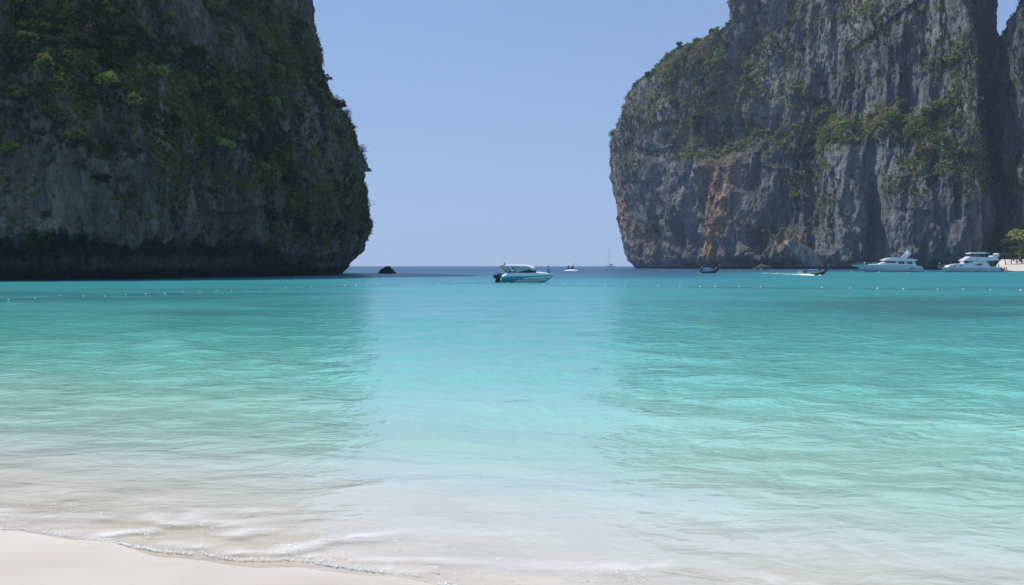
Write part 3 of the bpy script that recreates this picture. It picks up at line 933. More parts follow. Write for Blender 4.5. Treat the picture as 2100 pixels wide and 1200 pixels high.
def region(px, py, cliff, x0, x1, y1):
    u, v = (px - x0) / (x1 - x0), py / y1
    row = 'upper' if v < 0.28 else ('middle' if v < 0.6 else 'lower')
    side = ('far left', 'centre left', 'centre right', 'far right')[int(np.clip(u * 4, 0, 3))]
    return side + ' of the ' + row + ' ' + cliff

def label_plants():
    spots = {}
    for o, what, where, col in PLANTED: spots.setdefault((what, where), []).append((col, o))
    for (what, where), L in spots.items():
        L.sort(key=lambda q: q[0])
        for i, (_, o) in enumerate(L):
            if len(L) == 1: lab = what + ' on the ' + where
            else: lab = what + ', ' + ('leftmost' if i == 0 else ordinal(i + 1) + ' from left') + ' of ' + str(len(L)) + ', ' + where
            tag(o, lab, what.split()[-1], what + 's, ' + where if len(L) > 1 else None)

def ordinal(k):
    return str(k) + ('th' if 10 <= k % 100 <= 20 else {1: 'st', 2: 'nd', 3: 'rd'}.get(k % 10, 'th'))

def plant_shrubs(V, N, E, nscale, up, seed, count, rmin, rmax, hues, where, span, min_px, thresh):
    w, area, P, n, px, py = field(V, N, E, nscale, up, seed)
    ok = (px > -20) & (px < 2120) & (py > -30)
    p = np.clip(w - thresh, 0, 1) * area * ok
    r = np.random.default_rng(seed + 100)
    idx = r.choice(len(P), count * 12, p=p / p.sum())
    taken, k = [], 0
    for i in idx:
        if any(abs(px[i] - a) < min_px and abs(py[i] - b) < min_px for a, b in taken): continue
        taken.append((px[i], py[i]))
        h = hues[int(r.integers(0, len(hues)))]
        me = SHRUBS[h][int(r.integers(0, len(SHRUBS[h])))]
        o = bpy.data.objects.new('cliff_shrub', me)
        sc = float(rmin + (rmax - rmin) * r.random() ** 1.5)
        o.location = Vector(P[i]) + Vector(n[i]) * sc * 0.3
        o.rotation_euler = (float(r.normal(0, .2)), float(r.normal(0, .2)), float(r.uniform(0, 6.28)))
        o.scale = (sc * float(r.uniform(.85, 1.25)), sc * float(r.uniform(.85, 1.25)), sc * float(r.uniform(.7, 1.05)))
        COL.objects.link(o)
        PLANTED.append((o, HUE_WORD[h] + ' shrub', region(px[i], py[i], where, *span), float(px[i])))
        k += 1
        if k >= count: break

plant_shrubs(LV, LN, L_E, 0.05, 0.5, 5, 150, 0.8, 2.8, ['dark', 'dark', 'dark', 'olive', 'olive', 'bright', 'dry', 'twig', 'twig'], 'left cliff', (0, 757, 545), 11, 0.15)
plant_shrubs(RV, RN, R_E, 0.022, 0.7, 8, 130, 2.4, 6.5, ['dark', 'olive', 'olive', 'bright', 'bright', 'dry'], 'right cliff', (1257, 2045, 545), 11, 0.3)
plant_shrubs(TV, TN, T_E, 0.03, 0.4, 9, 16, 1.8, 4.0, ['dark', 'dark', 'olive'], 'rightmost cliff', (2060, 2110, 545), 9, 0.25)

def tree(name, loc, height, hue, k, label, group, lean=(0, 0)):
    root = empty(name, loc, k * 1.7)
    root.rotation_euler = (lean[0], lean[1], k * 1.7)
    if label: tag(root, label, 'tree', group)
    t = link('trunk', TRUNKS[k % 3], None, root)
    s = height / 2.4
    t.scale = (s, s, s)
    c = link('crown', TREE_CROWNS[hue][k % 3], None, root)
    c.location = (0, 0, s * 1.65)
    c.scale = (s * 1.1, s * 1.1, s * 0.95)
    return root

def plant_trees(V, N, spots, where, span):
    """Trees at chosen places on a cliff: each is rooted on the surface point that lies there."""
    px, py = project(V)
    P = V.reshape(-1, 3); n = N.reshape(-1, 3)
    view = -(n * (P - np.array([0, 0, CAM_H]))).sum(1)
    d = np.linalg.norm(P, axis=1)
    for k, (qx, qy, h, hue) in enumerate(spots):
        e = (px.ravel() - qx) ** 2 + (py.ravel() - qy) ** 2 + np.where(view < 0, 400, 0) + d * 0.05
        i = int(np.argmin(e))
        root = tree('cliff_tree', Vector(P[i]) + Vector((n[i][0], n[i][1], 0)) * 0.12 * h - Vector((0, 0, 0.34 * h)), h, hue, k, None, None)
        for c in root.children:
            if c.name.startswith('crown'): c.scale.z *= 1.35
        PLANTED.append((root, HUE_WORD[hue] + ' tree', region(qx, qy, where, *span), float(qx)))

plant_trees(LV, LN, [(215, 190, 5.2, 'bright'), (430, 195, 5.2, 'olive'), (500, 190, 5.0, 'olive'), (578, 345, 5.4, 'bright'), (655, 405, 5.2, 'bright'), (30, 215, 4.6, 'olive'),
                     (60, 60, 5, 'dark'), (120, 45, 4.6, 'bright'), (340, 60, 5.2, 'olive'), (400, 130, 5, 'dark'), (310, 30, 5, 'olive'), (150, 300, 4.2, 'olive'),
                     (470, 95, 5, 'olive'), (70, 410, 2.6, 'bright'), (270, 410, 2.8, 'olive'), (640, 330, 5, 'olive'), (700, 430, 4.8, 'bright'), (520, 270, 5, 'olive'),
                     (690, 290, 4.2, 'dark'), (440, 40, 5.4, 'olive'), (280, 230, 4.6, 'olive'), (550, 130, 4.4, 'dark'), (360, 270, 4.8, 'dark'),
                     (90, 150, 4.6, 'olive'), (160, 110, 4.8, 'dark'), (250, 110, 4.8, 'olive'), (460, 320, 4.8, 'bright'), (500, 400, 4.0, 'olive'), (610, 240, 4.6, 'olive'),
                     (230, 320, 4.2, 'dark'), (20, 320, 3.8, 'bright'), (330, 170, 4.8, 'bright'), (400, 220, 4.6, 'dark'), (600, 440, 3.8, 'olive'), (20, 20, 5, 'bright')],
            'left cliff', (0, 757, 545))
plant_trees(RV, RN, [(1410, 130, 11, 'dark'), (1440, 140, 12, 'dark'), (1395, 100, 9, 'dark'), (1460, 75, 9, 'dark'), (1425, 90, 8, 'olive'), (1330, 160, 8, 'dark'),
                     (1850, 225, 10, 'olive'), (1930, 225, 10, 'bright'), (1900, 240, 9, 'bright'), (1960, 260, 9, 'olive'), (1785, 245, 7, 'bright'), (1700, 225, 9, 'dark'),
                     (1940, 300, 10, 'olive'), (1570, 485, 8, 'bright'), (1850, 385, 7, 'bright'), (1650, 110, 10, 'dark'), (1620, 60, 10, 'dark'), (1690, 180, 9, 'dark'),
                     (1520, 260, 8, 'olive'), (1490, 100, 9, 'dark'), (1985, 330, 10, 'dark'), (1355, 450, 6, 'bright'), (1480, 160, 9, 'olive'), (1370, 120, 8, 'olive')],
            'right cliff', (1257, 2045, 545))
label_plants()


# ------------------------------------------------------------------ far beach and its trees
def build_far_beach():
    xs = np.linspace(xat(2030, 440), 330, 60)
    ys = np.linspace(412, 560, 50)
    X, Y = np.meshgrid(xs, ys)
    front = 420 + 1.5 * noise3(X * 0.1, Y * 0, 2)
    t = (Y - front)
    edge = smooth(0.490, 0.503, X / Y)
    Z = np.where(t < 0, t * 0.06, 0.045 * t + 0.9 * smooth(12, 30, t)) * edge - 1.2 * (1 - edge) + 0.25 * noise3(X * 0.15, Y * 0.15, 1.0)
    me = quad_mesh('far_beach', np.stack([X, Y, np.minimum(Z, 6)], -1).reshape(-1, 3), grid_faces(50, 60))
    tag(link('far_beach', me, M['sand']), 'small pale beach at the foot of the right edge cliff', kind='structure')
build_far_beach()
for k, (px_, d_, h_, hue, lab) in enumerate([
        (2062, 462, 7.5, 'dark', 'low dark tree on the small beach, beside the stern of the right yacht'),
        (2074, 470, 8.0, 'dark', 'rounded dark tree second from the right yacht on the small beach'),
        (2086, 478, 12.0, 'dark', 'tall dark tree behind the small beach, third from the right yacht'),
        (2096, 472, 10.0, 'olive', 'olive green tree over the small beach at the right frame edge'),
        (2093, 500, 22.0, 'olive', 'large olive tree behind the small beach trees at the right frame edge'),
        (2080, 505, 17.0, 'dark', 'tall dark tree at the mouth of the cleft behind the small beach')]):
    tree('beach_tree', (xat(px_, d_), d_, 1.5), h_, hue, k, lab, 'trees on the small beach')

# ------------------------------------------------------------------ rocks in the water
def rock(name, label, px_, py_, w_px, h_px, mat, seed, depth=0.8, group=None, pts=None, d_=None, sharp=0.28):
    x, y = ground(px_, py_)
    if d_: x, y = xat(px_, d_), d_
    mpx = y / F_PX
    bm = bmesh.new()
    bmesh.ops.create_icosphere(bm, subdivisions=5, radius=1.0)
    co = np.array([v.co[:] for v in bm.verts])
    n = co / np.linalg.norm(co, axis=1)[:, None]
    r = 1 + sharp * fbm(n[:, 0] * 1.4 + seed, n[:, 1] * 1.4, n[:, 2] * 1.4, 3) + 0.10 * np.tanh(5 * noise3(n[:, 0] * 3 + seed, n[:, 1] * 3, n[:, 2] * 3)) + 0.05 * fbm(n[:, 0] * 9, n[:, 1] * 9 + seed, n[:, 2] * 9, 2)
    P = n * r[:, None]
    if pts:     # outline of the crest: half-width left/right at each height fraction
        t = np.clip(P[:, 2], -1, 1.2)
        zt = np.array([q[0] for q in pts]); lf = np.array([q[1] for q in pts]); rt = np.array([q[2] for q in pts])
        base = np.sqrt(np.clip(1 - np.clip(n[:, 2], -0.999, 0.999) ** 2, 1e-4, 1))
        k = np.where(n[:, 0] < 0, np.interp(n[:, 2], zt, lf), np.interp(n[:, 2], zt, rt)) / base
        P[:, 0] = n[:, 0] * k * (1 + 0.35 * (r - 1)); P[:, 1] = n[:, 1] * np.clip(k, 0, 1.3) * (1 + 0.35 * (r - 1)); P[:, 2] = n[:, 2] * (1 + 0.3 * (r - 1))
    P = P * np.array([w_px / 2 * mpx, w_px / 2 * mpx * depth, h_px * mpx])
    for v, p in zip(bm.verts, P): v.co = p
    bmesh.ops.delete(bm, geom=[v for v in bm.verts if v.co.z < -0.45 * h_px * mpx], context='VERTS')
    me = bpy.data.meshes.new(name); bm.to_mesh(me); bm.free()
    o = link(name, me, mat)
    o.location = (x, y, 0)
    return tag(o, label, 'rock', group)

M['rock_dark'] = rock_material('dark_sea_rock', [], dark=0.28, scale=0.25)  # plain, very dark rock tone
M['rock_pale'] = rock_material('pale_boulder', [], dark=1.9, scale=0.8, tint=(1.05, 1.0, 0.9))
M['rock_brown'] = rock_material('brown_foot_rock', [], dark=0.8, scale=0.2, tint=(1.15, 1.0, 0.8))
rock('sea_rock', 'dark pointed rock standing in the sea right of the left cliff', 794, 561, 40, 16, M['rock_dark'], 3.3, 0.7,
     pts=[(-1, 1.0, 1.0), (0, 1.0, 1.0), (0.25, .83, .84), (0.5, .58, .60), (0.75, .30, .36), (0.92, .12, .20), (1, .02, .05)], sharp=0.5)
rock('cave_boulder', 'pale humped boulder in the mouth of the sea cave', 1563, 551, 44, 12.5, M['rock_pale'], 8.1, 0.6,
     pts=[(-1, 1.0, 1.0), (0, 1.0, 1.0), (0.3, .78, .85), (0.55, .42, .62), (0.7, .26, .2), (0.9, .14, .06), (1, .02, .02)], d_=640)
for (a, b, w, h, lab) in [(17, 574, 20, 6.5, 'small brown rock at the foot of the left cliff, nearest the frame edge'),
                          (39, 574.3, 26, 5, 'flat brown rock at the left cliff foot, second from the frame edge'),
                          (92, 574.3, 16, 4.5, 'low dark rock touching the larger rock at the left cliff foot'),
                          (109, 574.2, 19, 9, 'larger brown rock with rounded top at the foot of the left cliff')]:
    rock('foot_rock', lab, a, b, w, h, M['rock_brown'], a * 0.37, 0.8, 'rocks at the left cliff foot')
# leaning slab of smooth grey rock beside the cave
def slab():
    b = MB()
    d = 612.0
    k = d / F_PX
    out = [(1630, 488), (1652, 500), (1672, 514), (1683, 530), (1691, 545), (1690, 552.5), (1668, 552.5), (1656, 543), (1645, 530), (1628, 516), (1616, 500), (1618, 490)]
    poly = [((x - 1655) * k, (552 - y) * k) for x, y in out]
    b.slab(poly, 0, 9)
    o = b.build('rock_slab', M['rock_pale'], bevel=1.2)
    me = o.data
    bm = bmesh.new(); bm.from_mesh(me)
    bmesh.ops.triangulate(bm, faces=bm.faces)
    bmesh.ops.subdivide_edges(bm, edges=bm.edges, cuts=5, use_grid_fill=True)
    co = np.array([v.co[:] for v in bm.verts])
    dd = 0.9 * fbm(co[:, 0] * 0.25, co[:, 1] * 0.25, co[:, 2] * 0.2, 4)
    for v, q in zip(bm.verts, dd): v.co += Vector((q * 0.5, q, 0.2 * q)) + Vector((0, 0.18 * v.co.z, 0))
    bm.to_mesh(me); bm.free()
    o.location = (xat(1655, d), d, 0)
    tag(o, 'smooth pale grey slab of rock leaning at the foot of the right cliff', 'rock')
slab()

# ------------------------------------------------------------------ people
def person_mesh(pose, shirt, legs):
    J = {'pelvis': (0, 0, .93, .125), 'waist': (0, 0, 1.08, .115), 'chest': (0, .01, 1.30, .135), 'neck': (0, 0, 1.47, .055), 'head': (0, .015, 1.60, .085), 'crown': (0, .01, 1.69, .07), 'nose': (0, .095, 1.60, .02),
         'shl': (-.18, 0, 1.42, .06), 'ell': (-.24, -.02, 1.14, .045), 'wrl': (-.25, .06, .90, .032), 'hal': (-.25, .09, .80, .03),
         'shr': (.18, 0, 1.42, .06), 'elr': (.24, -.02, 1.14, .045), 'wrr': (.25, .06, .90, .032), 'har': (.25, .09, .80, .03),
         'hil': (-.09, 0, .88, .085), 'knl': (-.10, .02, .49, .06), 'anl': (-.10, -.01, .09, .042), 'tol': (-.11, .14, .035, .035),
         'hir': (.09, 0, .88, .085), 'knr': (.10, .02, .49, .06), 'anr': (.10, -.01, .09, .042), 'tor': (.11, .14, .035, .035)}
    if pose == 'sit':
        for k in J:
            x, y, z, r = J[k]
            J[k] = (x, y, z - 0.80, r)
        def up(d): J.update({k: (*v, J[k][3]) for k, v in d.items()})
        up({'knl': (-.13, .40, .16), 'anl': (-.13, .44, -.24), 'tol': (-.13, .57, -.29), 'knr': (.13, .40, .16), 'anr': (.13, .44, -.24), 'tor': (.13, .57, -.29),
            'ell': (-.26, .10, .36), 'wrl': (-.16, .32, .25), 'hal': (-.13, .40, .22), 'elr': (.26, .10, .36), 'wrr': (.16, .32, .25), 'har': (.13, .40, .22),
            'chest': (0, .06, .49), 'neck': (0, .10, .66), 'head': (0, .15, .78), 'crown': (0, .14, .87), 'nose': (0, .235, .77), 'shl': (-.18, .07, .61), 'shr': (.18, .07, .61)})
    if pose == 'reach':
        J['ell'] = (-.30, .16, 1.28, .045); J['wrl'] = (-.26, .40, 1.22, .032); J['hal'] = (-.25, .49, 1.21, .03)
        J['knr'] = (.12, .12, .49, .06); J['anr'] = (.12, .08, .09, .042); J['tor'] = (.12, .23, .035, .035)
    E = [('pelvis', 'waist'), ('waist', 'chest'), ('chest', 'neck'), ('neck', 'head'), ('head', 'crown'), ('head', 'nose'), ('chest', 'shl'), ('shl', 'ell'), ('ell', 'wrl'), ('wrl', 'hal'),
         ('chest', 'shr'), ('shr', 'elr'), ('elr', 'wrr'), ('wrr', 'har'), ('pelvis', 'hil'), ('hil', 'knl'), ('knl', 'anl'), ('anl', 'tol'), ('pelvis', 'hir'), ('hir', 'knr'), ('knr', 'anr'), ('anr', 'tor')]
    names = list(J)
    me = bpy.data.meshes.new('skeleton')
    me.from_pydata([J[k][:3] for k in names], [(names.index(a), names.index(b)) for a, b in E], [])
    o = bpy.data.objects.new('skeleton', me)
    COL.objects.link(o)
    md = o.modifiers.new('skin', 'SKIN'); md.use_smooth_shade = True
    for i, k in enumerate(names):
        me.skin_vertices[0].data[i].radius = (J[k][3],) * 2
    me.skin_vertices[0].data[0].use_root = True
    o.modifiers.new('sub', 'SUBSURF').levels = 1
    dg = bpy.context.evaluated_depsgraph_get()
    body = bpy.data.meshes.new_from_object(o.evaluated_get(dg))
    body.name = 'person'
    bpy.data.objects.remove(o)
    for m in (M['skin'], M[shirt], M[legs]): 
        body.materials.append(m)
    mid = [(Vector(J[a][:3]) + Vector(J[b][:3])) / 2 for a, b in E]
    zone = {('pelvis', 'waist'): 1, ('waist', 'chest'): 1, ('chest', 'shl'): 1, ('chest', 'shr'): 1, ('shl', 'ell'): 1, ('shr', 'elr'): 1, ('pelvis', 'hil'): 2, ('pelvis', 'hir'): 2, ('hil', 'knl'): 2, ('hir', 'knr'): 2}
    A = np.array([J[a][:3] for a, b in E]); B = np.array([J[b][:3] for a, b in E])
    zi = [zone.get(e, 0) for e in E]
    for f in body.polygons:
        c = np.array(f.center)
        t = np.clip(((c - A) * (B - A)).sum(1) / ((B - A) ** 2).sum(1), 0, 1)
        f.material_index = zi[int(np.argmin(np.linalg.norm(A + (B - A) * t[:, None] - c, axis=1)))]
        f.use_smooth = True
    return body, J

def person(label, loc, rz, pose='stand', shirt='shirt_dark', legs='trousers', scale=1.0, group=None):
    body, J = person_mesh(pose, shirt, legs)
    o = link('person', body)
    o.location = loc
    o.rotation_euler = (0, 0, rz)
    o.scale = (scale,) * 3
    tag(o, label, 'person', group)
    hx, hy, hz = J['head'][:3]
    bm = bmesh.new()
    bmesh.ops.create_uvsphere(bm, u_segments=12, v_segments=8, radius=0.118)
    bmesh.ops.delete(bm, geom=[v for v in bm.verts if v.co.z < -0.02 and v.co.y > -0.03 or v.co.z < -0.075], context='VERTS')
    for v in bm.verts: v.co += Vector((hx, hy - 0.015, hz + 0.035))
    me = bpy.data.meshes.new('hair'); bm.to_mesh(me); bm.free()
    link('hair', me, M['hair'], o)
    return o

# ------------------------------------------------------------------ boats
class Hull:
    """Lofted hull from outline tables: sheer and keel (x, z), half beam (x, b), section exponent (x, p)."""
    def __init__(self, sheer, keel, beam, power):
        self.t = [np.array(q, float) for q in (sheer, keel, beam, power)]
    def at(self, i, x):
        return np.interp(x, self.t[i][:, 0], self.t[i][:, 1])
    def y(self, x, z):
        zs, zk, b, p = (self.at(i, x) for i in range(4))
        w = np.clip((z - zk) / np.maximum(zs - zk, 1e-3), 0, 1)
        return b * w ** p
    def build(self, name, mats, pick, parent, nx=70, nw=16, thick=None):
        xs = np.linspace(self.t[0][0, 0], self.t[0][-1, 0], nx)
        b = MB()
        V = []
        for x in xs:
            zs, zk = self.at(0, x), self.at(1, x)
            zz = [zk + (zs - zk) * w for w in np.linspace(0, 1, nw)]
            half = [(float(x), float(self.y(x, z)), float(z)) for z in zz]
            V += [(q[0], -q[1], q[2]) for q in half[::-1]] + half[1:]
        m = 2 * nw - 1
        F, MI = [], []
        for i in range(nx - 1):
            for j in range(m - 1):
                q = (i * m + j, (i + 1) * m + j, (i + 1) * m + j + 1, i * m + j + 1)
                c = np.mean([V[k] for k in q], 0)
                F.append(q); MI.append(pick(c[0], c[2]))
            F.append((i * m, i * m + m - 1, (i + 1) * m + m - 1, (i + 1) * m)); MI.append(len(mats) - 1)
        F.append(tuple(range(m))); MI.append(pick(xs[0], 0.5))
        F.append(tuple((nx - 1) * m + k for k in range(m))[::-1]); MI.append(pick(xs[-1], 0.5))
        b.v, b.f, b.m = V, F, MI
        o = b.build(name, mats, parent)
        return o

def sides(b, poly, y, th=0.02, mi=0):
    for sg in (-1, 1):
        b.slab(poly, sg * y, sg * (y + th), mi)
    return b

def pane(poly, y, parent, name='window', mat='glass', th=0.025):
    for sg in (-1, 1):
        MB().slab(poly, sg * (y - 0.02), sg * (y + th)).build(name, M[mat], parent)

def speedboat():
    k = 0.00475
    P = lambda zx, zy: ((zx - 430) * k, (685 - zy) * k)
    x, y = ground(1030.7, 579.3)
    root = empty('speedboat', (x, y, 0), math.radians(-7))
    root.rotation_euler[0] = math.radians(5)
    tag(root, 'teal and pale green speedboat with white hardtop anchored in the bay', 'speedboat')
    H = Hull([(0, .93), (3, .96), (5.5, 1.0), (6.9, 1.06)], [(0, -.3), (4.4, -.28), (5.4, -.06), (6.05, .28), (6.55, .66), (6.9, 1.0)],
             [(0, 1.12), (2.5, 1.2), (4.2, 1.12), (5.4, .82), (6.3, .42), (6.9, .03)], [(0, .22), (3, .3), (5, .6), (6.9, .85)])
    def pick(x_, z):
        edge = np.interp(x_, [0, 1.45, 1.7, 2.1, 2.7, 3.6, 5, 6.9], [-.4, .05, .2, .42, .62, .80, .88, .98])
        if z < 0.03 or (x_ > 4.6 and z < np.interp(x_, [4.6, 5.4, 6.2, 6.9], [.0, .10, .50, .98])): return 2
        if abs(z - edge) < 0.022 and x_ < 3: return 4
        return 1 if z > edge else 0
    H.build('hull', [M['pale_green'], M['teal'], M['dark_teal'], M['aqua'], M['black'], M['aqua']], pick, root, 90, 30)
    # raised deck and coaming
    D = Hull([(0.05, .98), (.35, 1.12), (.9, 1.34), (1.2, 1.38), (4.6, 1.38), (5.8, 1.30), (6.5, 1.2), (6.85, 1.09)], [(0.05, .92), (6.85, 1.04)],
             [(0.05, 1.06), (2.5, 1.10), (4.2, 1.02), (5.4, .74), (6.3, .36), (6.85, .03)], [(0, .05), (6.9, .1)])
    b = MB()
    V, F = [], []
    xs = np.linspace(0.05, 6.85, 50)
    for q in xs:
        zs, zk, hb = D.at(0, q), D.at(1, q), D.at(2, q)
        V += [(q, -hb, zk), (q, -hb * .94, zs - .05), (q, -hb * .82, zs), (q, 0, zs + .03), (q, hb * .82, zs), (q, hb * .94, zs - .05), (q, hb, zk)]
    for i in range(49):
        for j in range(6):
            F.append((i * 7 + j, (i + 1) * 7 + j, (i + 1) * 7 + j + 1, i * 7 + j + 1))
    F += [tuple(range(7)), tuple(49 * 7 + j for j in range(7))[::-1]]
    b.add(V, F).build('deck', M['aqua'], root, True)
    # wrap-round windscreen
    poly = [P(770, 398), P(1000, 352), P(1150, 318), P(1255, 310), P(1320, 340), P(1385, 385)]
    MB().prism([(q, z) for q, z in poly], .93, .78).build('windscreen', M['glass'], root, bevel=.03)
    # hardtop
    top = [P(500, 205), P(560, 193), P(720, 188), P(1150, 204), P(1330, 266), P(1320, 278), P(1140, 228), P(900, 226), P(650, 236), P(560, 218)]
    MB().prism(top, .95, .88).build('hardtop', M['white'], root, bevel=.02)
    for sg in (-1, 1):
        MB().slab([P(690, 238), P(740, 236), P(880, 338), P(820, 356)], sg * .90, sg * .95).build('pillar', M['teal'], root)
        MB().slab([P(690, 236), P(720, 236), P(762, 272), P(735, 285)], sg * .953, sg * .97).build('pillar_cap', M['black'], root)
        MB().slab([P(1300, 268), P(1325, 275), P(1280, 318), P(1262, 312)], sg * .80, sg * .84).build('pillar', M['white'], root)
        MB().slab([P(745, 240), P(1140, 230), P(1255, 268), P(1150, 312), P(1000, 346), P(885, 366)], sg * .86, sg * .875).build('side_curtain', M['canvas'], root)
        MB().slab([P(330, 225), P(500, 205), P(560, 218), P(640, 370), P(600, 392), P(470, 315)], sg * .86, sg * .91).build('rear_wing', M['canvas'], root)
        MB().slab([P(465, 305), P(500, 300), P(640, 385), P(590, 405)], sg * .915, sg * .94).build('wing_stripe', M['brown_canvas'], root)
        MB().tube([(*P(470, 330)[:1], sg * .88, P(470, 330)[1]), (P(480, 440)[0], sg * .9, P(480, 440)[1])], .025, 6).build('support_post', M['steel'], root)
    MB().box(.5, 2.6, -.8, .8, 1.36, 1.42).build('cockpit_floor', M['brown_canvas'], root)
    # flag and aerial
    fx, fz = P(500, 195)
    MB().tube([(fx, 0, fz - .02), (P(440, 60)[0], 0, P(440, 60)[1])], .012, 5).build('aerial', M['steel'], root)
    MB().slab([P(475, 120), P(500, 120), P(512, 190), P(470, 190)], -.01, .01).build('flag', M['orange'], root)
    # three outboards
    for i, (yy, off) in enumerate([(-.62, 0), (0, .06), (.62, .12)]):
        ob = empty('outboard_motor', (0, 0, 0)); ob.parent = root
        cx = -.62 + off
        b = MB()
        pr = [(cx - .52, .72), (cx - .50, 1.02), (cx - .36, 1.16), (cx + .1, 1.2), (cx + .32, 1.08), (cx + .34, .72), (cx + .1, .62), (cx - .4, .64)]
        b.slab(pr, yy - .21, yy + .21).build('cowling', M['black'], ob, bevel=.06)
        MB().slab([(cx - .2, .66), (cx + .12, .66), (cx + .05, .1), (cx - .1, -.3), (cx - .42, -.3), (cx - .3, .12)], yy - .09, yy + .09).build('leg', M['black'], ob, bevel=.03)
        MB().box(cx - .5, cx - .14, yy - .16, yy + .16, .03, .06).build('cavitation_plate', M['dark_grey'], ob)
        MB().slab([(cx - .3, 1.09), (cx + .05, 1.13), (cx + .05, 1.17), (cx - .3, 1.14)], yy - .215, yy + .215).build('badge_stripe', M['white'], ob)
    MB().box(-.5, .02, -.95, .95, .12, .2).build('swim_platform', M['dark_grey'], root, bevel=.02)
    b = MB()
    b.lathe([(.02, -.14), (.09, -.1), (.12, 0), (.09, .1), (.02, .14)], 10, (-1.5, -.7, .76)).build('fender', M['white'], root, True)
    for q in (5.6, 4.9, 4.1):
        MB().lathe([(.03, 0), (.05, .05), (.02, .09)], 8, (q, -float(D.at(2, q)) * .8, float(D.at(0, q)) - .01)).build('deck_cleat', M['white'], root)
    for sg in (-1, 1):
        pts = [(q, sg * float(D.at(2, q)) * .8, float(D.at(0, q)) + .28) for q in np.linspace(4.3, 6.6, 8)]
        b = MB().tube(pts, .014, 5)
        for q in pts[::2]: b.tube([q, (q[0], q[1], q[2] - .3)], .012, 5)
        b.build('bow_rail', M['steel'], root)
    # lettering and the emblem near the bow, laid on the near side of the hull
    cu = bpy.data.curves.new('lettering', 'FONT')
    cu.body = 'Andaman Beach Resort'
    cu.size = 0.27; cu.extrude = 0.0; cu.resolution_u = 2
    to = bpy.data.objects.new('lettering', cu); COL.objects.link(to)
    dg = bpy.context.evaluated_depsgraph_get()
    me = bpy.data.meshes.new_from_object(to.evaluated_get(dg)); bpy.data.objects.remove(to)
    wmax = max(v.co.x for v in me.vertices)
    for v in me.vertices:
        xx = 2.5 + v.co.x / wmax * 2.1; zz = .40 + v.co.y + .02 * (xx - 2.5)
        v.co = (xx, -float(H.y(xx, zz)) - .012, zz)
    me.name = 'lettering'
    link('lettering', me, M['black'], root)
    b = MB()
    for dx, dz in ((0, .06), (.2, -.06)):
        q = [(5.72 + dx, .58 + dz), (5.92 + dx, .70 + dz), (5.86 + dx, .76 + dz), (5.78 + dx, .70 + dz), (5.74 + dx, .65 + dz)]
        b.add([(u, -float(H.y(u, w)) - .012, w) for u, w in q], [(0, 1, 2, 3, 4)])
    b.build('emblem', M['dark_teal'], root)
    return root
sb = speedboat()
bpy.context.view_layer.update()
w = sb.matrix_world
person('person in a blue shirt and dark trousers sitting on the bow of the speedboat', w @ Vector((6.05, -.05, 1.31)), math.radians(-40), 'sit', 'shirt_blue', 'trousers')

def rail(b, pts, drop, r=0.03):
    b.tube(pts, r, 5)
    for q in pts[::2]: b.tube([q, (q[0], q[1], q[2] - drop)], r * 0.9, 5)
    return b

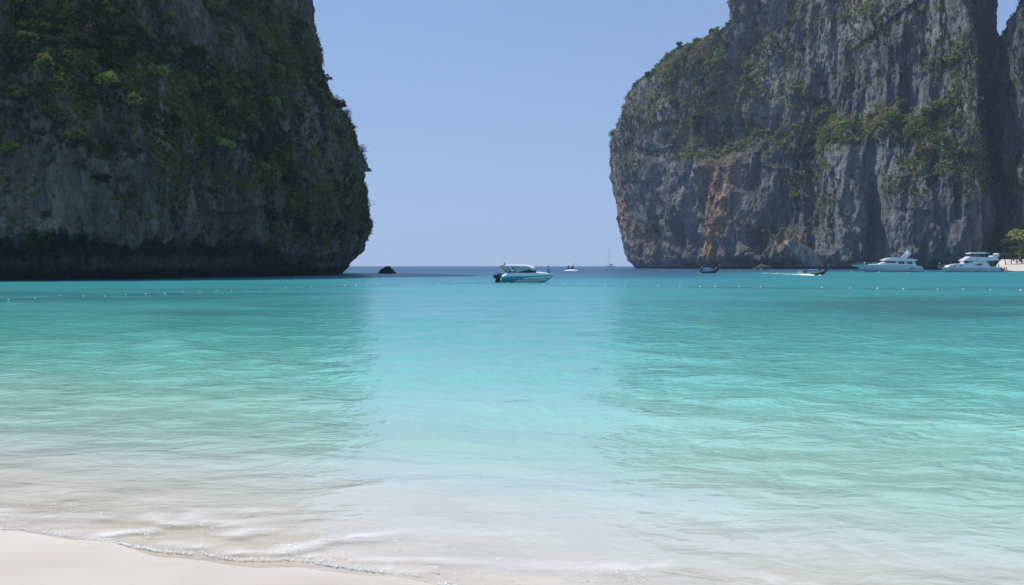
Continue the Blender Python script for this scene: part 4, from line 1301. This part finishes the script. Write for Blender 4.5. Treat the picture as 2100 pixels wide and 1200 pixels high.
def yacht_low():
    k = 0.01387
    P = lambda zx, zy: ((zx - 1075) * k, (690 - zy) * k)
    d = CAM_H * F_PX / (557.9 - HORIZON)
    root = empty('motor_yacht', (xat(1821.9, d), d, 0))
    tag(root, 'long white motor yacht with radar arch and dark blue awning, left of two', 'yacht')
    PX = lambda L: [P(a, b) for a, b in L]
    H = Hull(PX([(110, 508), (560, 494), (1200, 500), (1750, 522), (1880, 550), (1922, 604)]), PX([(110, 526), (250, 556), (330, 615), (420, 662), (560, 700), (1000, 730), (1922, 730)]),
             [(P(110, 0)[0], .05), (P(200, 0)[0], .75), (P(400, 0)[0], 1.8), (P(800, 0)[0], 2.6), (P(1300, 0)[0], 2.8), (P(1922, 0)[0], 2.55)], [(-14, .9), (-8, .55), (0, .3), (12, .22)])
    def pick(x_, z):
        rub = np.interp(x_, [P(250, 0)[0], P(1100, 0)[0], P(1900, 0)[0]], [P(0, 548)[1], P(0, 562)[1], P(0, 602)[1]])
        if z < 0.12: return 2
        if abs(z - rub) < .05: return 3
        return 1 if z < rub else 0
    H.build('hull', [M['white'], M['hull_white'], M['navy'], M['grey'], M['white']], pick, root, 90, 26)
    MB().prism(PX([(780, 494), (915, 438), (965, 404), (1700, 404), (1758, 516), (1750, 522)]), 2.05, 1.75).build('cabin', M['white'], root, bevel=.06)
    MB().prism(PX([(560, 497), (600, 480), (760, 478), (800, 470), (920, 470), (920, 500)]), 1.5, 1.1).build('foredeck_trunk', M['white'], root, bevel=.08)
    MB().prism(PX([(888, 386), (960, 355), (1050, 322), (1200, 309), (1420, 335), (1650, 345), (1795, 385), (1700, 409), (1150, 403), (960, 402)]), 2.3, 1.9).build('flybridge', M['white'], root, bevel=.08)
    pane(PX([(925, 409), (1212, 412), (1206, 452), (960, 446)]), 1.93, root)
    pane(PX([(1268, 420), (1446, 424), (1440, 480), (1296, 474)]), 1.93, root)
    pane(PX([(1508, 424), (1636, 428), (1652, 483), (1520, 480)]), 1.93, root)
    pane(PX([(1540, 588), (1690, 594), (1680, 606), (1545, 602)]), 2.74, root, 'hull_window')
    b = MB()
    a0, a1 = P(918, 440), P(966, 406)
    b.add([(a0[0] - .03, -1.7, a0[1]), (a0[0] - .03, 1.7, a0[1]), (a1[0] - .03, 1.55, a1[1]), (a1[0] - .03, -1.55, a1[1]), (a0[0] + .03, -1.7, a0[1]), (a0[0] + .03, 1.7, a0[1]), (a1[0] + .03, 1.55, a1[1]), (a1[0] + .03, -1.55, a1[1])],
          [(0, 1, 2, 3), (4, 7, 6, 5), (0, 4, 5, 1), (1, 5, 6, 2), (2, 6, 7, 3), (3, 7, 4, 0)]).build('windscreen', M['glass'], root)
    arch = empty('radar_arch', (0, 0, 0)); arch.parent = root
    for sg in (-1, 1):
        MB().slab(PX([(1405, 342), (1540, 200), (1600, 200), (1625, 215), (1510, 340)]), sg * 1.5, sg * 1.75).build('arch_leg', M['white'], arch, bevel=.03)
    MB().prism(PX([(1545, 165), (1600, 158), (1635, 205), (1600, 216), (1550, 210)]), 1.8).build('arch_top', M['white'], arch, bevel=.05)
    MB().lathe([(.02, 0), (.32, .02), (.34, .2), (.2, .34), (.02, .36)], 12, (P(1575, 0)[0], 0, P(0, 160)[1])).build('radar_dome', M['white'], arch, True)
    MB().prism(PX([(1235, 190), (1260, 178), (1450, 182), (1470, 196), (1465, 206), (1240, 206)]), 1.5).build('awning', M['navy'], root, bevel=.02)
    for zx in (1245, 1460):
        for sg in (-1, 1):
            MB().tube([(P(zx, 0)[0], sg * 1.4, P(0, 200)[1]), (P(1330, 0)[0] + (zx - 1330) * k * .4, sg * 1.6, P(0, 322)[1])], .03, 5).build('awning_pole', M['steel'], root)
    MB().slab(PX([(1170, 312), (1200, 275), (1215, 275), (1225, 312)]), -1.5, 1.5).build('helm_screen', M['glass'], root)
    MB().box(P(1915, 0)[0], P(2045, 0)[0], -2.3, 2.3, P(0, 688)[1] + .02, P(0, 664)[1]).build('swim_platform', M['hull_white'], root, bevel=.04)
    MB().prism(PX([(1915, 606), (1965, 672), (1915, 676)]), 1.0).build('stern_steps', M['white'], root)
    for sg in (-1, 1):
        pts = [(float(q), sg * max(.05, float(H.at(2, q)) * .9), float(H.at(0, q)) + .62) for q in np.linspace(P(125, 0)[0], P(900, 0)[0], 14)]
        rail(MB(), pts, .64).build('bow_rail', M['steel'], root)
    MB().lathe([(.02, -.3), (.22, -.2), (.25, 0), (.22, .2), (.02, .3)], 10, (P(400, 0)[0], -2.0, P(0, 462)[1] + .1)).build('life_raft', M['white'], root, True)
    return root

def yacht_high():
    k = 0.01568
    P = lambda zx, zy: ((zx - 830) * k, (600 - zy) * k)
    PX = lambda L: [P(a, b) for a, b in L]
    d = CAM_H * F_PX / (558.1 - HORIZON)
    root = empty('motor_yacht', (xat(1988.1, d), d, 0))
    tag(root, 'tall white flybridge yacht with hardtop and flags, moored beside the small beach', 'yacht')
    H = Hull(PX([(115, 486), (280, 488), (860, 498), (1510, 506), (1550, 560)]), PX([(115, 496), (190, 518), (245, 575), (300, 604), (420, 625), (1550, 630)]),
             [(P(115, 0)[0], .05), (P(200, 0)[0], .8), (P(400, 0)[0], 1.8), (P(800, 0)[0], 2.35), (P(1550, 0)[0], 2.2)], [(-12, .9), (-6, .5), (0, .28), (12, .2)])
    def pick(x_, z):
        rub = np.interp(x_, [P(190, 0)[0], P(1500, 0)[0]], [P(0, 508)[1], P(0, 524)[1]])
        if z < .1: return 2
        if abs(z - rub) < .06: return 3
        return 1 if z < rub else 0
    H.build('hull', [M['white'], M['hull_white'], M['navy'], M['grey'], M['white']], pick, root, 90, 26)
    MB().prism(PX([(280, 496), (340, 442), (500, 412), (662, 402), (652, 340), (1158, 340), (1272, 498)]), 1.95, 1.65).build('cabin', M['white'], root, bevel=.06)
    MB().prism(PX([(632, 333), (770, 262), (782, 246), (1330, 268), (1442, 298), (1442, 336), (1160, 346), (650, 346)]), 2.15, 1.85).build('flybridge', M['white'], root, bevel=.06)
    pane(PX([(652, 350), (850, 348), (822, 372), (704, 399), (664, 399)]), 1.84, root)
    pane(PX([(866, 444), (1030, 402), (1070, 447)]), 1.90, root)
    for zx, zy, rx, rz in ((365, 463, 11, 9), (440, 460, 28, 13), (572, 456, 26, 11)):
        pane([((zx + rx * math.cos(a) - 830) * k, (600 - zy + rz * math.sin(a)) * k) for a in np.linspace(0, 2 * math.pi, 13)[:-1]], 1.92, root, 'porthole')
    pane([((940 + 12 * math.cos(a) - 830) * k, (600 - 322 + 12 * math.sin(a)) * k) for a in np.linspace(0, 2 * math.pi, 11)[:-1]], 2.13, root, 'navigation_lamp', 'dark_grey')
    MB().prism(PX([(1165, 349), (1300, 349), (1330, 430), (1340, 492), (1275, 492)]), 1.45).build('overhang_shade', M['glass'], root)  # dark block standing in for the shade under the overhang
    for sg in (-1, 1):
        MB().slab(PX([(1265, 478), (1515, 482), (1515, 508), (1275, 506)]), sg * 1.95, sg * 2.1).build('cockpit_side', M['white'], root)
        MB().tube([(P(1425, 0)[0], sg * 1.9, P(0, 338)[1]), (P(1440, 0)[0], sg * 1.95, P(0, 484)[1])], .05, 6).build('overhang_post', M['steel'], root)
        rail(MB(), [(float(q), sg * 2.0, P(0, 440)[1]) for q in np.linspace(P(1290, 0)[0], P(1500, 0)[0], 5)], .6).build('cockpit_rail', M['steel'], root)
        pts = [(float(q), sg * max(.05, float(H.at(2, q)) * .9), float(H.at(0, q)) + .75) for q in np.linspace(P(130, 0)[0], P(640, 0)[0], 10)]
        rail(MB(), pts, .78).build('bow_rail', M['steel'], root)
        MB().slab(PX([(1300, 270), (1330, 232), (1420, 214), (1440, 176), (1470, 176), (1452, 240), (1410, 292)]), sg * 1.5, sg * 1.7).build('arch_leg', M['white'], root)
        for zx in (805, 1000, 1225):
            MB().tube([(P(zx, 0)[0], sg * 1.55, P(0, 180)[1]), (P(zx + 15, 0)[0], sg * 1.7, P(0, 258)[1])], .035, 5).build('hardtop_post', M['steel'], root)
    MB().prism(PX([(790, 182), (800, 168), (870, 150), (1150, 148), (1160, 184)]), 1.75, 1.6).build('hardtop', M['white'], root, bevel=.04)
    MB().prism(PX([(1163, 150), (1255, 164), (1255, 184), (1163, 184)]), 1.7, 1.6).build('hardtop_canvas', M['grey'], root)
    MB().prism(PX([(1300, 255), (1310, 226), (1345, 226), (1350, 268)]), 1.2).build('flybridge_seat', M['white'], root, bevel=.05)
    MB().prism(PX([(1425, 196), (1432, 170), (1468, 170), (1472, 196)]), 1.7).build('arch_top', M['white'], root, bevel=.04)
    MB().tube([(P(1478, 0)[0], 0, P(0, 250)[1]), (P(1486, 0)[0], 0, P(0, 150)[1])], .03, 5).build('flag_staff', M['steel'], root)
    for i, m in enumerate(('red', 'white', 'navy', 'white', 'red')):
        MB().slab(PX([(1486, 160 + i * 9), (1520, 164 + i * 9), (1518, 173 + i * 9), (1485, 169 + i * 9)]), -.02, .02).build('flag_stripe', M[m], root)
    MB().tube([(P(135, 0)[0], 0, P(0, 492)[1]), (P(132, 0)[0], 0, P(0, 372)[1])], .03, 5).build('bow_staff', M['steel'], root)
    MB().slab(PX([(132, 376), (160, 382), (158, 408), (132, 402)]), -.02, .02).build('bow_flag', M['white'], root)
    MB().slab(PX([(132, 403), (158, 409), (156, 424), (132, 418)]), -.02, .02).build('bow_flag', M['blue_tarp'], root)
    MB().box(P(1550, 0)[0], P(1665, 0)[0], -2.1, 2.1, .06, .2).build('swim_platform', M['hull_white'], root, bevel=.03)
    MB().box(P(1470, 0)[0], P(1545, 0)[0], -2.26, -2.18, P(0, 555)[1], P(0, 515)[1]).build('fender_bag', M['red'], root, bevel=.03)
    return root, P

yacht_low()
yh, YP = yacht_high()
bpy.context.view_layer.update()
w = yh.matrix_world
person('person in a green shirt standing on the stern platform of the tall yacht', w @ Vector((YP(1590, 0)[0], -1.2, .2)), math.radians(100), 'reach', 'shirt_green', 'trousers')
person('person in dark clothes at the outer edge of the tall yacht stern platform', w @ Vector((YP(1640, 0)[0], -.9, .2)), math.radians(-60), 'stand', 'shirt_dark', 'trousers')
person('person in a red shirt sitting in the cockpit of the tall yacht', w @ Vector((YP(1450, 0)[0], -1.6, 1.95)), math.radians(150), 'sit', 'shirt_red', 'trousers')

def longtail(name, label, px_, py_, yaw, scale=1.0, tarp='blue_tarp'):
    x, y = ground(px_, py_)
    root = empty(name, (x, y, 0), yaw, scale)
    tag(root, label, 'boat')
    H = Hull([(-4.2, .62), (-3.6, .52), (0, .5), (2.2, .78), (3.4, 1.3), (4.1, 1.9), (4.4, 2.25)], [(-4.2, .1), (-3, -.1), (1, -.16), (2.6, .05), (3.5, .6), (4.1, 1.3), (4.4, 2.1)],
             [(-4.2, .42), (-2.5, .66), (0, .74), (2, .62), (3.3, .30), (4.1, .10), (4.4, .05)], [(-4, .3), (0, .4), (3, .75), (4.4, .9)])
    H.build('hull', [M['wood'], M['wood_light'], M['wood']], lambda a, z: 1 if z > float(H.at(0, a)) - .13 else 0, root, 60, 12)
    MB().prism([(4.28, 2.0), (4.48, 2.0), (4.75, 2.75), (4.6, 2.8)], .06).build('prow', M['wood'], root)
    b = MB().lathe([(.08, 0), (.13, .06), (.13, .2), (.08, .26)], 8, (4.5, 0, 2.3)); b.build('garland', M['pink'], root)
    MB().lathe([(.07, 0), (.12, .05), (.12, .12), (.07, .17)], 8, (4.56, 0, 2.57)).build('garland', M['white'], root)
    for sg in (-1, 1):
        for q in (-1.9, .9):
            MB().tube([(q, sg * .62, .45), (q, sg * .6, 1.5)], .03, 5).build('canopy_post', M['wood_light'], root)
    V = []
    for q in np.linspace(-2.2, 1.2, 8):
        for a in np.linspace(-1, 1, 7):
            V.append((q, a * .8, 1.58 - .16 * a * a + .05 * math.sin(q * 3 + a)))
    F = [(i * 7 + j, (i + 1) * 7 + j, (i + 1) * 7 + j + 1, i * 7 + j + 1) for i in range(7) for j in range(6)]
    n = len(V)
    V2 = V + [(a, c, e - .03) for a, c, e in V]
    F2 = F + [tuple(n + i for i in f[::-1]) for f in F]
    MB().add(V2, F2).build('canopy', M[tarp], root, True)
    MB().box(-1.6, -1.3, -.6, .6, .42, .47).build('thwart', M['wood_light'], root)
    MB().box(.2, .5, -.6, .6, .42, .47).build('thwart', M['wood_light'], root)
    eng = empty('engine', (-3.7, 0, .6)); eng.parent = root
    MB().box(-.35, .35, -.25, .25, .12, .52).build('engine_block', M['dark_grey'], eng, bevel=.05)
    MB().tube([(0, 0, 0), (0, 0, .2)], .06, 6).build('engine_mount', M['steel'], eng)
    MB().tube([(-.3, 0, .3), (-2.6, 0, -.7)], .04, 6).build('propeller_shaft', M['steel'], eng)
    MB().tube([(.3, 0, .35), (1.2, .1, .6)], .03, 6).build('tiller', M['steel'], eng)
    return root

def crew(root, items, sc):
    bpy.context.view_layer.update()
    for (pos, rz, pose, shirt, legs, label) in items:
        person(label, root.matrix_world @ Vector(pos), root.rotation_euler[2] + rz, pose, shirt, legs, sc)

bA = longtail('longtail_boat', 'dark wooden longtail boat with blue awning drifting before the right cliff', 1455, 560.2, math.radians(-58))
crew(bA, [((-3.0, -.2, .55), -1.2, 'stand', 'shirt_white', 'trousers', 'person in a white shirt standing at the stern of the drifting longtail boat'),
          ((2.2, -.2, .68), -1.57, 'sit', 'shirt_red', 'trousers', 'person in a reddish shirt sitting in the bow of the drifting longtail boat'),
          ((2.75, .1, .95), -1.3, 'sit', 'shirt_white', 'trousers', 'person in a pale shirt at the very bow of the drifting longtail boat')], 1.0)
bB = longtail('longtail_boat', 'wooden longtail boat speeding along and trailing white spray', 1672, 564.2, math.radians(-58), 0.9)
crew(bB, [((-3.0, .1, .25), -1.4, 'stand', 'shirt_red', 'trousers', 'person in a red shirt steering the speeding longtail boat'),
          ((1.7, -.25, .62), -1.57, 'sit', 'shirt_red', 'trousers', 'person in red sitting in front of the awning of the speeding longtail'),
          ((2.5, .15, .9), -1.57, 'sit', 'shirt_white', 'trousers', 'person in white sitting nearest the prow of the speeding longtail boat')], 0.9)
bC = longtail('longtail_boat', 'small distant boat heading straight in from the open sea with people aboard', 1170, 554.6, math.radians(-78), 1.35, 'navy')
crew(bC, [((2.3, -.35, .75), -1.57, 'sit', 'shirt_white', 'trousers', 'person in white sitting at the front left of the distant boat'),
          ((-3.0, .1, .3), -1.57, 'stand', 'shirt_dark', 'trousers', 'person in dark clothes standing at the back of the distant boat'),
          ((1.9, .35, .65), -1.57, 'sit', 'shirt_red', 'trousers', 'person in red sitting at the front of the distant boat')], 1.3)

def sailboat():
    d = 1750.0
    k = d / F_PX / 15.0
    P = lambda zx, zy: ((zx - 1680) * k, (688 - zy) * k)
    PX = lambda L: [P(a, b) for a, b in L]
    root = empty('sailing_yacht', (xat(1140 + 1680 / 15.0, d), d, 0))
    tag(root, 'distant white sailing yacht with bare mast anchored on the horizon', 'sailboat')
    H = Hull(PX([(1525, 648), (1680, 656), (1835, 660)]), PX([(1525, 656), (1560, 690), (1680, 700), (1810, 696), (1835, 668)]),
             [(P(1525, 0)[0], .1), (P(1600, 0)[0], 1.8), (P(1700, 0)[0], 2.4), (P(1835, 0)[0], 1.8)], [(-20, .7), (0, .4), (20, .3)])
    H.build('hull', [M['hull_white'], M['grey'], M['white']], lambda a, z: 0 if z > .5 else 1, root, 40, 12)
    MB().prism(PX([(1590, 660), (1620, 640), (1760, 640), (1775, 660)]), 1.5, 1.1).build('cabin', M['white'], root, bevel=.1)
    mx, mz = P(1640, 172)
    MB().tube([(mx, 0, 1.5), (mx, 0, mz)], [.34, .22], 8).build('mast', M['mast'], root)
    MB().tube([(mx, 0, P(0, 612)[1]), (P(1770, 0)[0], 0, P(0, 608)[1])], .2, 6).build('boom', M['mast'], root)
    MB().prism(PX([(1645, 612), (1660, 592), (1750, 590), (1765, 606), (1750, 618)]), .9).build('sail_cover', M['navy'], root, bevel=.1)
    MB().tube([(mx, 0, mz - 2), (P(1530, 0)[0], 0, P(0, 650)[1])], .12, 5).build('forestay', M['mast'], root)
    MB().tube([(mx, 0, mz - .5), (P(1830, 0)[0], 0, P(0, 660)[1])], .05, 5).build('backstay', M['mast'], root)
    MB().box(P(1690, 0)[0], P(1760, 0)[0], -1.5, 1.5, P(0, 622)[1], P(0, 616)[1]).build('spray_hood', M['navy'], root)
sailboat()

# ------------------------------------------------------------------ wake and spray of the speeding longtail, bow foam
def foam_material():
    m, n, l, out = new_mat('white_foam')
    b = n.new('ShaderNodeBsdfPrincipled')
    t = n.new('ShaderNodeTexNoise'); t.inputs['Scale'].default_value = 3.0; t.inputs['Detail'].default_value = 6
    g = n.new('ShaderNodeNewGeometry'); l.new(g.outputs['Position'], t.inputs['Vector'])
    r = ramp(n, [(.3, (0.66, 0.70, 0.70)), (.6, (0.82, 0.83, 0.82))])
    l.new(t.outputs['Fac'], r.inputs['Fac']); l.new(r.outputs[0], b.inputs['Base Color'])
    b.inputs['Roughness'].default_value = 0.9
    l.new(b.outputs[0], out.inputs['Surface'])
    return m
M['foam'] = foam_material()

def foam_ridge(name, label, pts, wid, hgt, n=240, seed=0.0, cut=0.0):
    P = np.array([ground(*p) for p in pts])
    t = np.linspace(0, len(P) - 1, n)
    X = np.interp(t, range(len(P)), P[:, 0]); Y = np.interp(t, range(len(P)), P[:, 1])
    W = np.interp(t, range(len(P)), wid); Hh = np.interp(t, range(len(P)), hgt)
    tx, ty = np.gradient(X), np.gradient(Y)
    ln = np.hypot(tx, ty); nx, ny = -ty / ln, tx / ln
    m = 9
    V = []
    for j, a in enumerate(np.linspace(-1, 1, m)):
        h = Hh * np.sqrt(1 - a * a) * np.clip(0.75 + 1.5 * noise3(X * 0.9, Y * 0.35 + a * 2, seed), 0, 2) - 0.04 - cut * (noise3(X * 0.5, Y * 0.2, seed + 9) < -0.1)
        V.append(np.stack([X + nx * a * W, Y + ny * a * W, h], -1))
    V = np.stack(V, 1)
    me = quad_mesh(name, V.reshape(-1, 3), grid_faces(n, m))
    tag(link(name, me, M['foam']), label, 'foam', kind='stuff')

foam_ridge('wake_foam', 'white foaming wake trailing behind the speeding longtail boat', [(1520, 558.8), (1550, 559.8), (1585, 561.2), (1615, 562.4), (1640, 563.4), (1660, 564.6), (1672, 565.2)],
           [.5, .7, .8, .8, .9, 1.0, .5], [.0, .03, .07, .09, .17, .30, .15], seed=2.0, cut=0.15)
foam_ridge('bow_foam', 'short white bow wave in front of the speeding longtail boat', [(1678, 565.1), (1682, 565.0), (1685, 564.8)], [.2, .4, .1], [.12, .26, .05], 40, 5.0)
foam_ridge('bow_foam', 'white foam under the bow of the distant boat', [(1161, 554.9), (1170, 555.3), (1179, 554.9)], [1.5, 2.5, 1.5], [.25, .5, .3], 60, 7.0)
foam_ridge('wake_foam', 'small white splash at the stern of the drifting longtail boat', [(1435, 559.6), (1440, 559.9)], [.3, .5], [.1, .35], 30, 8.0)

def spray():
    r = np.random.default_rng(4)
    x0, y0 = ground(1643, 563.2)
    n = 1500
    a = r.random(n)
    c = np.stack([x0 + r.normal(0, .35, n) - 0.9 * a * r.random(n), y0 + r.normal(0, .4, n), 0.1 + 1.35 * a ** 1.3 * r.random(n)], -1)
    V = leaf_quads(c, 0.035, np.zeros((n, 3)), r)
    me = quad_mesh('spray', V, np.arange(len(V)).reshape(-1, 4), False)
    tag(link('spray', me, M['foam']), 'plume of white spray thrown up behind the speeding longtail boat', 'spray', kind='stuff')
spray()

def shore_foam():
    """The bubbling lip where the last wavelet runs up the sand, and the lacy film behind it."""
    r = np.random.default_rng(6)
    n = 11000
    X = r.uniform(-6.5, 1.6, n)
    wave = 0.05 * fbm(X * 1.4, 0 * X, 3.0, 3)
    lip = np.abs(r.normal(0, 0.04, n)) * (1 + 1.5 * np.clip(fbm(X * 1.7, 0 * X + 5, 1.0, 3), 0, 1.2))
    second = 0.30 + 0.10 * fbm(X * 0.8, 0 * X, 9.0, 3) + r.normal(0, 0.05, n)
    third = 0.75 + 0.16 * fbm(X * 0.6, 0 * X, 12.0, 3) + r.normal(0, 0.09, n)
    u = r.random(n)
    off = np.where(u < 0.5, lip, np.where(u < 0.78, second, third)) + wave
    Y = shore_y(X) + off
    lace = ridged(X * 2.2, Y * 3.6, 1.5, 2)
    keep = ((u < 0.5) & (r.random(n) < np.clip(0.35 + 1.1 * fbm(X * 2.3, 0 * X, 7.0, 3), 0.05, 0.8))) | ((lace > 1.0 + 0.35 * r.random(n)) & (r.random(n) < 0.45))
    X, Y, u = X[keep], Y[keep], u[keep]
    n = len(X)
    Z = np.maximum(sand_z(X, Y), 0.0) + 0.006 + 0.006 * r.random(n) + 0.02 * (u >= 0.5)
    sz = np.where(u < 0.5, 0.005, 0.0055) * r.uniform(0.5, 1.5, n)
    a0 = r.uniform(0, 6.28, n)
    c = np.stack([X, Y, Z], -1)
    V = []
    for q in range(4):
        a = a0 + q * math.pi / 2
        V.append(c + np.stack([np.cos(a) * sz * 1.7, np.sin(a) * sz, r.normal(0, 0.25, n) * sz], -1))
    top = c + np.stack([0 * sz, 0 * sz, 0.6 * sz], -1)
    V = np.stack(V + [top], 1).reshape(-1, 3)
    base = np.arange(n)[:, None] * 5
    F = np.concatenate([base + np.array([[0, 1, 4, 4]]), base + np.array([[1, 2, 4, 4]]), base + np.array([[2, 3, 4, 4]]), base + np.array([[3, 0, 4, 4]])])
    me = bpy.data.meshes.new('shore_foam')
    me.from_pydata([tuple(v) for v in V], [], [tuple(f[:3]) for f in F])
    tag(link('shore_foam', me, M['foam']), 'thin white lip of foam along the edge of the sand', 'foam', kind='stuff')
shore_foam()

# ------------------------------------------------------------------ floats and buoys
FLOATS = [(18.1, 617.7), (71.4, 614.3), (123.8, 608.2), (170.9, 609.7), (215.2, 609.7), (258.1, 606.3), (299, 605.1), (338.7, 603.8), (374.7, 601.9), (410.7, 599.5),
          (443.6, 597.9), (475, 597.4), (504, 595.5), (531.7, 594.3), (560.7, 592.8), (586.4, 592.1), (613, 591.5), (637.4, 590.5), (662.4, 589.5), (683.8, 589.1),
          (707.9, 587.9), (730.2, 587.1), (754, 586.7), (772.6, 586.2), (790.5, 584.8), (806, 583.6), (823.8, 582.9), (840, 581.9), (858.3, 581.7), (896.9, 581.4),
          (934.3, 581.9), (970.9, 581.5), (1002.9, 581.6), (1041.9, 582.7), (1079, 584.2), (1115.2, 585), (1156.8, 585.7), (1198.7, 586.7), (1241.5, 587.2), (1282.9, 587.4),
          (1350.7, 588), (1395.2, 589), (1436.2, 589.2), (1467, 589.6), (1515.8, 589.7), (1560.4, 590.5), (1686, 591.6), (1743.4, 592.9), (1800, 593.4), (1853, 594.3),
          (1923.2, 595.2), (1976.2, 595.4), (2031.4, 596.2), (2093, 597.1)]

def float_mesh():
    b = MB().lathe([(.015, -.15), (.05, -.14), (.11, -.10), (.145, -.03), (.15, .03), (.125, .09), (.07, .125), (.035, .135), (.035, .165), (.01, .17)], 14)
    me = mesh_from('rope_float', b.v, b.f, True)
    me.materials.append(M['float_white'])
    return me
FM = float_mesh()
line = []
for k, (a, b) in enumerate(FLOATS):
    x, y = ground(a, b)
    o = link('rope_float', FM)
    low = 23 < k < 28
    o.location = (x, y, -0.03 if low else 0.05)
    o.rotation_euler = (random.uniform(-.5, .5), random.uniform(-.5, .5), random.uniform(0, 6))
    sc = random.uniform(0.6, 0.8) * (0.6 if k < 20 else 0.95)
    o.scale = (sc, sc, sc)
    n = len(FLOATS)
    where = ordinal(k + 1) + ' from the left frame edge' if k < n // 2 else ordinal(n - k) + ' from the right frame edge'
    tag(o, ('half-sunk ' if low else '') + 'white float on the long swimming rope, ' + where, 'float', 'floats on the swimming rope')
    line.append((x, y))
def rope():
    L = np.array([ground(-40, 620)] + line + [ground(2150, 598)])
    pts = []
    for i in range(len(L) - 1):
        for t in np.linspace(0, 1, 5, endpoint=False):
            q = L[i] * (1 - t) + L[i + 1] * t
            sag = 4 * t * (1 - t)
            pts.append((q[0], q[1] + 0.25 * sag * math.sin(i * 1.7), 0.012 + 0.02 * math.sin(i + t * 4)))
    MB().tube(pts, 0.014, 5).build('swimming_rope', M['rope'])
    tag(bpy.data.objects['swimming_rope'], 'thin dark rope strung with white floats across the whole bay', 'rope')
rope()

def buoy(label, px_, py_, r_px, mat, group=None):
    x, y = ground(px_, py_)
    r = r_px * y / F_PX
    b = MB().lathe([(.05, -.75), (.5, -.7), (.85, -.4), (1, 0), (.85, .5), (.5, .82), (.18, .95), (.14, 1.12), (.02, 1.15)], 16)
    me = mesh_from('mooring_buoy', [tuple(q * r for q in p) for p in b.v], b.f, True)
    o = link('mooring_buoy', me, M[mat])
    o.location = (x, y, 0.25 * r)
    tag(o, label, 'buoy', group)
    c = MB().lathe([(1.0, -.08), (1.03, -.08), (1.03, .08), (1.0, .08)], 16)
    me2 = mesh_from('band', [tuple(q * r for q in p) for p in c.v], c.f, True)
    link('band', me2, M['white' if mat == 'orange' else 'grey'], o)
buoy('round orange mooring buoy out in open water between the distant boat and sailboat', 1211, 553.4, 2.4, 'orange')
buoy('small orange buoy ahead of the bow of the left yacht', 1745.7, 557.2, 1.5, 'orange')
buoy('white buoy below the bow half of the left yacht', 1803, 559.6, 1.7, 'float_white')
buoy('small white buoy below the stern half of the left yacht, left of a pair', 1845, 560.6, 1.1, 'float_white')
buoy('white buoy below the stern of the left yacht, right of a pair', 1860.5, 560.8, 1.3, 'float_white')
buoy('small white buoy in the water right of the tall yacht, nearest its stern', 2071, 559.2, 1.3, 'float_white')
buoy('small white buoy right of the tall yacht, middle one before the beach', 2080, 559.4, 1.2, 'float_white')
buoy('small white buoy right of the tall yacht, third one before the beach', 2087, 559.2, 1.2, 'float_white')
buoy('white buoy close in to the small beach at the right frame edge', 2092.5, 556.6, 1.4, 'float_white')
buoy('small white buoy just left of the pale boulder by the sea cave', 1547, 552.5, 1.0, 'float_white')
buoy('white buoy in front of the pale boulder by the sea cave', 1561.5, 552.7, 1.2, 'float_white')
buoy('small pale buoy left of the pale boulder, out from the cliff', 1516, 554.5, 1.0, 'float_white')

# ------------------------------------------------------------------ sea haze
def build_haze():
    b = MB().box(-7200, 7200, -60, 8400, -7.5, 312)
    m, n, l, out = new_mat('sea_haze')
    v = n.new('ShaderNodeVolumePrincipled')
    v.inputs['Color'].default_value = (0.66, 0.78, 1.0, 1)
    v.inputs['Density'].default_value = 0.00010
    v.inputs['Anisotropy'].default_value = 0.2
    l.new(v.outputs[0], out.inputs['Volume'])
    return tag(b.build('haze', m), 'thin bluish sea haze over the bay', 'haze', kind='stuff')
build_haze()
